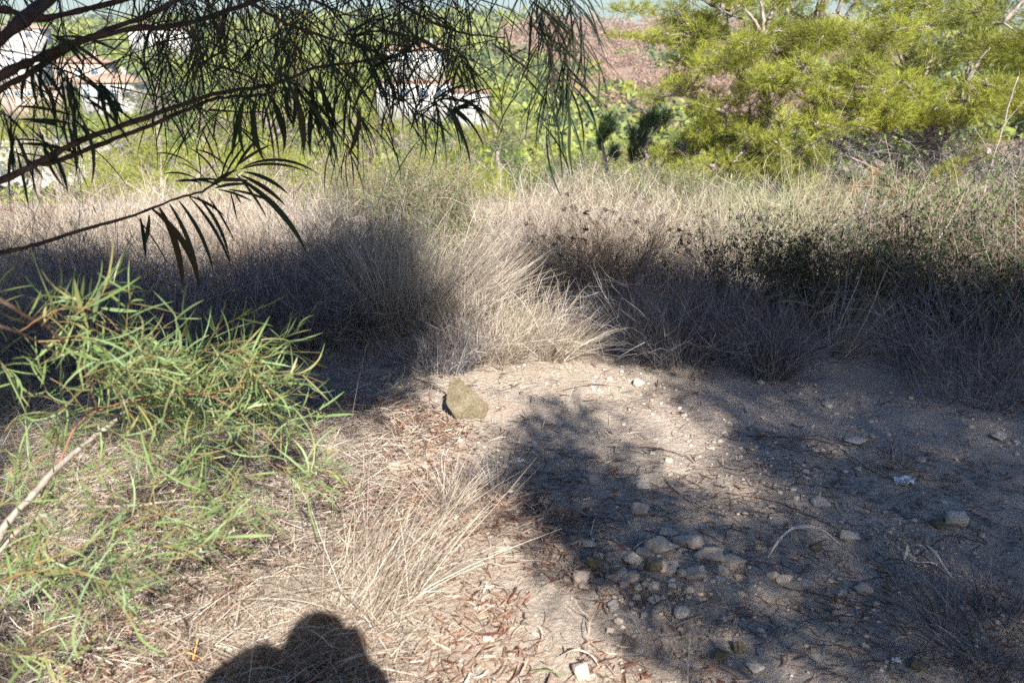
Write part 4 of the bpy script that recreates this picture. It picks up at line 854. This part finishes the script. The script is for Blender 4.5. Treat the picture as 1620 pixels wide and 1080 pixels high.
# dead twig tangle and dry plants under the pine
def tangle(px, py, Y, n, r, label):
    c = P(px, py, Y); mb = MB(); z = float(H(c[0], c[1])); b = c+rng.normal(size=(n, 3))*np.array([r, r*.5, r*.35]); b[:, 2] = np.maximum(b[:, 2], z)
    d = rdir(n)+[0, 0, .1]; k = rng.uniform(.2, 1.2, n); twiggy(mb, b, norm(d), rng.uniform(.15, .6, n), .008, k, 6, .005)
    q = np.array([c[0], c[1], z]); 
    for j in range(5): tube(mb, [q+[rng.normal()*.1, 0, -.05], (q+c)/2+rng.normal(size=3)*.2, c+rng.normal(size=3)*.4], .02, .006, 5)
    tag(mb.build('dead_brush', M['shadegreytwig'], loc=q), label, 'dead brush')
tangle(1310, 215, 11.3, 380, .45, 'tangle of grey dead twigs low in the big pine, left of its trunk')
tangle(1450, 235, 11.4, 520, .6, 'wide tangle of grey dead twigs under the big pine')
tangle(1580, 260, 11.4, 420, .5, 'dark tangle of dead twigs at the right edge under the pine')
b = G(1385, 420); b = np.array([3.35, 7.6, float(H(3.35, 7.6))])
conifer('dead_sapling', 'small dead orange-needled pine sapling in the dry grass', b, [cl(1383, 330, 7.6, (.03, .03, .16)), cl(1380, 280, 7.6, (.025, .03, .10)), cl(1352, 300, 7.6, (.03, .03, .07)), cl(1408, 305, 7.6, (.03, .03, .07)), cl(1362, 330, 7.6, (.04, .04, .06))], 'deadneedle', 190, .045, .003, 8, lr=.004, twr=.003, ntw=8)
mb = MB(); q = P(1545, 345, 8.2); q[2] = float(H(q[0], q[1])); tube(mb, [q, P(1560, 290, 8.2), P(1580, 220, 8.2), P(1610, 120, 8.2)], .014, .006, 6, wob=.006)
for t in ((1572, 250, 1540, 200), (1585, 200, 1620, 160), (1565, 275, 1600, 250)): tube(mb, [P(t[0], t[1], 8.2), P(t[2], t[3], 8.15)], .006, .002, 5)
tag(mb.build('bare_sapling', M['greybark'], loc=q), 'tall bare leaning stem before the right end of the pine', 'sapling')

def fbase(px, Y):
    x = (px-810)/FPX*Y/cp; return np.array([x, Y, float(H(x, Y))])
def round_pine(px, top, Y, R, mt, label, ntuft=700, squash=.8, group=None, name='pine_tree'):
    b = fbase(px, Y); topz = float(P(px, top, Y)[2]); x = P(px, top, Y)[0]; b[0] = x; b[2] = float(H(x, Y)); c0 = np.array([x, Y, topz-R*squash]); clm = []
    for j in range(13):
        u = rdir(1)[0]; u[2] = u[2]*.8+.15; rr = R*rng.uniform(.35, .55); clm.append((c0+u*np.array([R, R, R*squash])*.62, (rr, rr, rr*.7)))
    clm.append((c0, (R*.5, R*.5, R*.45)))
    nl = max(.10, 2.2*Y/FPX*1.7); nw = max(.006, .6*Y/FPX); R *= 1.1
    return conifer(name, label, b, clm, mt, int(ntuft*(1.8 if Y < 45 else 1.2)), nl, nw, 9, group=group, lr=R*.03, twr=R*.006, ntw=8)
for a in [(640, 172, 110, 4.6, 'pine', 'pine crown hiding the foot of the coping villa', 600), (735, 184, 100, 3.6, 'pineyel', 'sunlit pine crown below the white end block', 600), (190, 168, 110, 4.4, 'pineyel', 'pine crown below the white villa, upper left', 600), (40, 160, 100, 4.5, 'pine', 'pine crown below the pinkish terrace house', 600), (90, 130, 120, 4.6, 'pine', 'rounded pine between the pink villa and the far left house', 500), (222, 135, 150, 5, 'pineyel', 'sunlit pine hiding the right end of the white villa', 500), (600, 112, 170, 6, 'pine', 'pine at the left end of the upper villa', 500), (720, 90, 190, 6, 'pineyel', 'pine at the right end of the upper villa', 500), (15, 190, 60, 3, 'pine', 'pine above the flat-roofed house, half out of the photo', 500), (150, 225, 40, 2.2, 'pineyel', 'yellowish pine above the plain white block', 700), (380, 90, 200, 8, 'pine', 'broad far pine high on the slope behind the hanging leaves', 500), (480, 80, 220, 8, 'pineyel', 'sunlit far pine on the slope left of the upper villa', 500), (700, 212, 21, 1.9, 'pineyel', 'bright yellow-green pine crown just behind the middle of the grass', 1600), (640, 240, 18, 1.4, 'pineyel', 'low yellow-green pine crown left of the brightest one', 1100),
  (560, 235, 24, 2.0, 'pine', 'green pine crown behind the fine-leaved shrub', 1100), (760, 250, 17, 1.0, 'pineyel', 'small yellow pine top right of the brightest one', 700),
  (470, 190, 30, 2.6, 'pine', 'pine crown behind the fan of hanging leaves, right', 1000), (395, 205, 26, 2.2, 'pineyel', 'yellowish pine crown behind the leaf fan, middle', 1000), (330, 215, 24, 2.2, 'pine', 'pine crown right of the white house, nearest', 1000),
  (270, 190, 34, 2.6, 'pineyel', 'pine crown right of the white house, behind the nearest', 900), (220, 215, 26, 1.6, 'pine', 'narrow pine at the corner of the white house', 700), (180, 170, 60, 4, 'pine', 'pine crown above the white house', 800),
  (560, 150, 70, 4.5, 'pineyel', 'sunlit pine crown below the villa with curved wall', 700), (450, 130, 90, 6, 'pine', 'broad pine behind the hanging leaves, upper middle', 700), (330, 130, 80, 5, 'pineyel', 'broad sunlit pine left of the upper middle', 700),
  (230, 100, 120, 6, 'pinedark', 'dark cypress-green pine beside the red-roofed villa', 600), (60, 170, 70, 4.5, 'pineyel', 'sunlit pine above the flat white house, far left', 700), (120, 200, 50, 3, 'pine', 'pine between the flat white house and the villas', 600),
  (690, 185, 60, 3.4, 'pinedark', 'darker pine beside the white villa end', 700), (800, 150, 75, 4.2, 'pine', 'round pine right of the white villa', 800), (850, 195, 50, 3.2, 'pine', 'green pine in the valley, middle', 800), (770, 205, 40, 2.4, 'pinedark', 'dark pine crown above the small yellow top', 700),
  (905, 215, 50, 3, 'pine', 'pine at the foot of the burnt slope', 700), (930, 225, 32, 2.0, 'pinedark', 'dull green pine behind the grass, left of the small conifer', 800), (870, 240, 26, 1.7, 'pinedark', 'low dull shrub-like pine right of the yellow one', 700),
  (1000, 228, 36, 2.2, 'pine', 'pine behind the small dark conifer', 700), (1105, 215, 30, 2.2, 'pine', 'pine between the small conifer and the big pine', 900), (975, 205, 70, 3.4, 'pine', 'distant pine above the small dark conifer', 500), (1090, 250, 17, 1.1, 'pine', 'low green pine right under the thin branches', 800),
  (30, 300, 22, 1.6, 'pine', 'low pine at the left edge below the white house', 700), (1560, 290, 14, .8, 'pinedark', 'low dark bush below the right end of the big pine', 600), (1470, 215, 14.5, 1.1, 'pinedark', 'added dark foliage for the shade seen through the dead twigs under the big pine', 900), (1600, 225, 14.5, 1.0, 'pinedark', 'added dark foliage deepening the shade at the right edge behind the bare leaning stem', 900), (1340, 235, 14.5, .9, 'pinedark', 'added dark foliage for the shade left of the dead twigs under the big pine', 800), (1200, 285, 13.5, .6, 'pine', 'small green pine bush at the foot of the big pine', 500)]:  # dark foliage behind the big pine is added to fill its shaded underside
    round_pine(*a[:6], ntuft=a[6])
def upright(px, top, Y, hw, h, label):
    b = fbase(px, Y); c = []
    for j in range(9):
        t = rng.random()**.8; xo = (j/8.-.5)*2*hw*(.35+.65*t); c.append((P(px, top, Y)+np.array([xo, rng.normal()*hw*.4, -h*t*.9-.12*abs(xo)/hw]), (hw*.20, hw*.2, h*.17)))
    conifer('young_conifer', label, b, c, 'pinedark', 430, .11, .006, 12, lr=.02, twr=.006, ntw=9, up=1.2)
upright(1045, 158, 14, .40, .95, 'small dark upright conifer at the edge of the slope'); upright(1020, 185, 14.4, .3, .7, 'dark conifer shoot left of the small upright conifer'); upright(962, 185, 15, .22, .7, 'slender dark conifer left of the small upright one')

# ------------------------------------------------------------------ houses
def villa(px, py, Y, wpx, hpx, label, depth=8., roof='hip', wall='plaster', wins=3, rz=0., door=True):
    """px,py: lower middle of the facade"""
    q = P(px, py, Y); s = Y/cp/FPX; W_ = wpx*s; Hh = hpx*s; e = empty('villa', q); e.rotation_euler = (0, 0, rz); tag(e, label, 'house')
    def part(name, mb, m): o = mb.build(name, M[m]); o.parent = e; return o
    mb = MB(); box(mb, (0, depth/2, Hh/2-2), (W_, depth, Hh+4)); part('wall', mb, wall)
    rh = Hh*.32
    if roof == 'hip':
        mb = MB(); o_ = .5; V = [(-W_/2-o_, -o_, Hh), (W_/2+o_, -o_, Hh), (W_/2+o_, depth+o_, Hh), (-W_/2-o_, depth+o_, Hh), (-W_/2+depth*.4, depth/2, Hh+rh), (W_/2-depth*.4, depth/2, Hh+rh)]
        V = V+[(a, b_, c_-.25) for a, b_, c_ in V[:4]]
        mb.add(V, [[0, 1, 5, 4], [2, 3, 4, 5], [6, 7, 1, 0], [7, 8, 2, 1], [8, 9, 3, 2], [9, 6, 0, 3]], [[1, 2, 5], [3, 0, 4]]); rf = part('roof', mb, 'tile')
        mb = MB(); box(mb, (W_*.2, depth*.55, Hh+rh*.9), (.9, .9, rh*1.2)); box(mb, (W_*.2, depth*.55, Hh+rh*1.5+.1), (1.1, 1.1, .18)); c = mb.build('chimney', M[wall]); c.parent = rf
    else:
        mb = MB(); box(mb, (0, depth/2, Hh+.15), (W_+.3, depth+.3, .3)); box(mb, (0, -.05, Hh+.45), (W_+.3, .25, .4)); part('roof', mb, 'tile' if roof == 'coping' else wall)
    for k in range(wins):
        wx = -W_/2+W_*(k+.5)/wins; ww = min(1.6, W_/wins*.5); wh = min(1.5, Hh*.45)
        f = MB(); box(f, (wx, -.04, Hh*.5+wh/2+.05), (ww+.24, .16, .12)); box(f, (wx, -.04, Hh*.5-wh/2-.05), (ww+.24, .2, .12)); box(f, (wx-ww/2-.06, -.04, Hh*.5), (.12, .16, wh)); box(f, (wx+ww/2+.06, -.04, Hh*.5), (.12, .16, wh)); box(f, (wx, -.03, Hh*.5), (.07, .12, wh))
        fo = part('window', f, 'shutter'); g = MB(); box(g, (wx, -.01, Hh*.5), (ww, .06, wh)); go = g.build('pane', M['glass']); go.parent = fo
    if door:
        mb = MB(); box(mb, (-W_*.02, -.03, 1.05), (1.1, .12, 2.1)); part('door', mb, 'shutter')
villa(172, 168, 170, 76, 34, 'white villa with terracotta roof seen through the upper left branches', wins=4)
villa(126, 128, 210, 70, 26, 'small pink villa with red roof above the white one', wall='pinkplaster', wins=3)
villa(20, 112, 190, 60, 26, 'white villa at the upper left edge behind branches', roof='flat', wins=3)
villa(40, 156, 150, 70, 14, 'low pinkish terrace wall house under the upper left branches', roof='flat', wall='pinkplaster', wins=4)
villa(30, 300, 85, 90, 62, 'flat-roofed white house with blue window at the left edge', roof='flat', wins=2, depth=7)
villa(118, 305, 88, 100, 60, 'plain white block joined behind bare branches, right of the flat-roofed house', roof='flat', wins=1, depth=7)
villa(655, 164, 150, 106, 28, 'white villa with curved tan coping behind the hanging leaves', roof='coping', wins=4)
villa(745, 182, 145, 52, 30, 'white end block stepping down right of the coping villa', roof='coping', wins=1, depth=6)
villa(660, 108, 200, 84, 26, 'white upper villa with orange roof above the coping villa', wins=4)
villa(250, 72, 300, 80, 22, 'white villa with red roof high on the hill, behind the branches', wins=3)
villa(30, 66, 290, 60, 18, 'white house near the crest, upper left corner', wins=2)

# ------------------------------------------------------------------ far woods and scrub (uncountable)
def woods():
    mats = [M['hill'], M['hilldark'], M['burnt'], M['pineyel']]; mb = MB(); ob = MB()
    n = 7600; Y = 45*np.exp(rng.random(n)*np.log(500/45.)); px = rng.uniform(-120, 1740, n); x = (px-810)/FPX*Y*1.03; z = H(x, Y); _, py = toPx(np.stack([x, Y, z], -1)); r = 1.1+rng.uniform(.5, 1.5, n)*.011*Y
    burn = inpoly(px, py, [(790, 50), (900, 34), (1400, 34), (1400, 240), (1100, 240), (985, 205), (900, 165), (850, 125), (790, 100)]) & (fbm(x, Y, 30., 3) > -.24)
    keep = np.ones(n, bool)
    for hx0, hx1, hy0, hy1, hY in ((120, 220, 115, 175, 170), (-20, 65, 70, 116, 190), (85, 165, 95, 130, 210), (-20, 175, 225, 310, 86), (590, 720, 120, 176, 150), (712, 780, 140, 190, 145), (590, 710, 70, 112, 200), (-10, 95, 135, 162, 150)):
        keep &= ~((px > hx0-8) & (px < hx1+8) & (py > hy0) & (py-r*.9*FPX/Y*.7 < hy1) & (Y < hY+10))
    s = np.where(keep)[0]
    for i in s:
        t = 2 if burn[i] else (1 if rng.random() < .25 else (3 if rng.random() < .25 else 0)); R = r[i]*(.7 if burn[i] else 1); k = int(np.clip(110*60/Y[i], 30, 110))*(2 if burn[i] else 1); target = ob if burn[i] else mb
        u = rdir(k); u[:, 2] = np.abs(u[:, 2]); k2 = R*(.28 if burn[i] else .40); p = np.array([x[i], Y[i], z[i]])+u*np.array([R, R, R*1.15])*(rng.uniform(.55, 1.05, (k, 1)))
        d = norm(rdir(k)+u*.3); ribbons(target, p, d, rdir(k), k2, k2*.6*(.7 if burn[i] else 1), .8, 1, FLAT, m=t)
    tag(mb.build('far_woods', mats), 'distant sunlit pine woods and scrub on the valley slopes', 'woods', kind='stuff')
    tag(ob.build('burnt_scrub', mats), 'pinkish brown burnt scrub on the far hillside', 'scrub', kind='stuff')
woods()

# ------------------------------------------------------------------ the viewer whose shadow falls into the picture
def skin(name, nodes, edges, m, parent=None, sub=2):
    me = bpy.data.meshes.new(name); bm = bmesh.new(); ly = bm.verts.layers.skin.verify(); vs = []
    for i, (x, y, z, r) in enumerate(nodes):
        v = bm.verts.new((x, y, z)); v[ly].radius = (r, r) if not isinstance(r, tuple) else r; v[ly].use_root = i == 0; vs.append(v)
    for a, b in edges: bm.edges.new((vs[a], vs[b]))
    bm.to_mesh(me); bm.free(); me.materials.append(m); o = bpy.data.objects.new(name, me); C.collection.objects.link(o)
    if parent: o.parent = parent
    k = o.modifiers.new('skin', 'SKIN'); k.use_smooth_shade = True; k.branch_smoothing = .3; q = o.modifiers.new('sub', 'SUBSURF'); q.levels = sub; q.render_levels = sub; return o
def person():
    sk = mat('skin', [(.50, .30, .21), (.58, .36, .26)], .5, mix='noise', scale=8); cl_ = mat('grey_shirt', [(.10, .12, .16), (.13, .15, .19)], .9, mix='noise', scale=60, bump=.001)
    tr = mat('dark_trousers', [(.04, .05, .08), (.06, .07, .10)], .9, mix='noise', scale=60, bump=.001); hr = mat('brown_hair', [(.05, .03, .02), (.09, .06, .04)], .6, mix='noise', scale=90, bump=.002); bk = mat('black_rubber', [(.02, .02, .02), (.03, .03, .03)], .5, mix='noise', scale=50)
    N_ = [(0, -.27, .98, .12), (0, -.26, 1.15, .115), (0, -.25, 1.32, .13), (0, -.24, 1.43, .075), (0, -.225, 1.50, .055), (0, -.20, 1.57, .075), (0, -.185, 1.65, .088), (0, -.19, 1.72, .062), (0, -.115, 1.63, .016)]
    E = [(i, i+1) for i in range(7)]+[(6, 8)]
    def arm(s, el, wr, hand):
        i = len(N_); N_.extend([(s*.17, -.24, 1.43, .055), (*el, .042), (*wr, .028), (*hand, .026)]); E.extend([(3, i), (i, i+1), (i+1, i+2), (i+2, i+3)]); h = i+3; hx, hy, hz = hand
        for f, (dx, dz) in enumerate([(0, .032), (.004, .012), (.003, -.008), (-.003, -.027)]):
            L0 = (.030, .034, .031, .024)[f]; j = len(N_)
            N_.extend([(hx-s*.004, hy+.018, hz+dz, .0095), (hx-s*(.006+L0*.3), hy+.018+L0*.8, hz+dz, .009), (hx-s*(.012+L0*.9), hy+.02+L0, hz+dz, .0078)]); E.extend([(h, j), (j, j+1), (j+1, j+2)])
        j = len(N_); N_.extend([(hx-s*.02, hy-.012, hz+.01, .011), (hx-s*.045, hy-.01, hz+.002, .009)]); E.extend([(h, j), (j, j+1)])
    arm(-1, (-.31, -.13, 1.47), (-.15, -.085, 1.545), (-.088, -.075, 1.575)); arm(1, (.16, -.17, 1.34), (.11, -.12, 1.48), (.09, -.08, 1.575))
    for s in (-1, 1):
        i = len(N_); N_.extend([(s*.09, -.27, .88, .085), (s*.11, -.25, .50, .055), (s*.12, -.28, .12, .038), (s*.125, -.16, .055, .035)]); E.extend([(0, i), (i, i+1), (i+1, i+2), (i+2, i+3)])
    body = skin('person', N_, E, sk); tag(body, 'person in a grey shirt holding a camera to the eye, casting the head shadow', 'person')
    skin('shirt', [(0, -.27, .96, .140), (0, -.26, 1.15, .132), (0, -.25, 1.32, .148), (0, -.24, 1.43, .085), (-.18, -.20, 1.48, .12), (-.30, -.14, 1.47, .11), (.13, -.21, 1.44, .10), (.15, -.17, 1.36, .08), (-.115, -.115, 1.56, .085), (.085, -.115, 1.565, .062), (0, -.25, 1.50, .088)], [(0, 1), (1, 2), (2, 3), (3, 4), (4, 5), (3, 6), (6, 7), (5, 8), (7, 9), (3, 10)], cl_, body)  # sleeves and cuffs swollen to fill out the cast shadow
    skin('shadow_fill', [(0, -.15, 1.52, .125), (-.14, -.10, 1.53, .115), (.11, -.11, 1.54, .10), (0, -.21, 1.50, .10)], [(0, 1), (0, 2), (0, 3)], cl_, body)  # unseen mass added to close gaps in the head shadow
    skin('trousers', [(0, -.27, .97, .135)]+[q for s in (-1, 1) for q in ((s*.09, -.27, .86, .10), (s*.11, -.25, .50, .075), (s*.12, -.28, .12, .062))], [(0, 1), (1, 2), (2, 3), (0, 4), (4, 5), (5, 6)], tr, body)
    for s in (-1, 1): skin('shoe', [(s*.12, -.31, .05, .045), (s*.125, -.20, .045, .046), (s*.13, -.10, .035, .036)], [(0, 1), (1, 2)], bk, body)
    V, T = rock_mesh(5, 60); V = norm(V); mb = MB(); k = (V[:, 1] < .35) | (V[:, 2] > .55); W_ = V*[.098, .108, .10]+[0, -.205, 1.675]; W_[~k] = (V*[.07, .07, .07]+[0, -.20, 1.66])[~k]; mb.add(W_, T=T); mb.build('hair', hr, body)
    for s in (-1, 1): mb = MB(); V, T = PEB[0]; mb.add(norm(V)*.011+[s*.032, -.112, 1.655], T=T); mb.build('eye', M['white'], body)
    e = empty('photo_camera', (0, -.08, 1.58)); tag(e, 'black photo camera held to the eye by the person behind the view', 'camera')
    mb = MB(); box(mb, (0, 0, -.005), (.15, .045, .11)); box(mb, (0, .0, .055), (.045, .035, .026)); box(mb, (.05, .02, -.005), (.028, .02, .07)); mb.build('body', bk, e)
    mb = MB(); tube(mb, [(0, .016, 0), (0, .03, 0), (0, .045, 0)], .030, .031, 24, sm=False); mb.build('lens', bk, e)
person()

# ------------------------------------------------------------------ air
def haze():
    mb = MB(); box(mb, (0, 1740, 15), (3860, 3560, 96)); m = bpy.data.materials.new('haze'); m.use_nodes = True; t = m.node_tree; t.nodes.remove(t.nodes['Principled BSDF'])
    v = t.nodes.new('ShaderNodeVolumePrincipled'); v.inputs['Color'].default_value = (.86, .90, .95, 1); v.inputs['Density'].default_value = .00045; v.inputs['Anisotropy'].default_value = .2
    t.links.new(v.outputs[0], t.nodes['Material Output'].inputs['Volume']); tag(mb.build('haze', m, smooth=False), 'faint haze over the valley', kind='stuff')
haze()
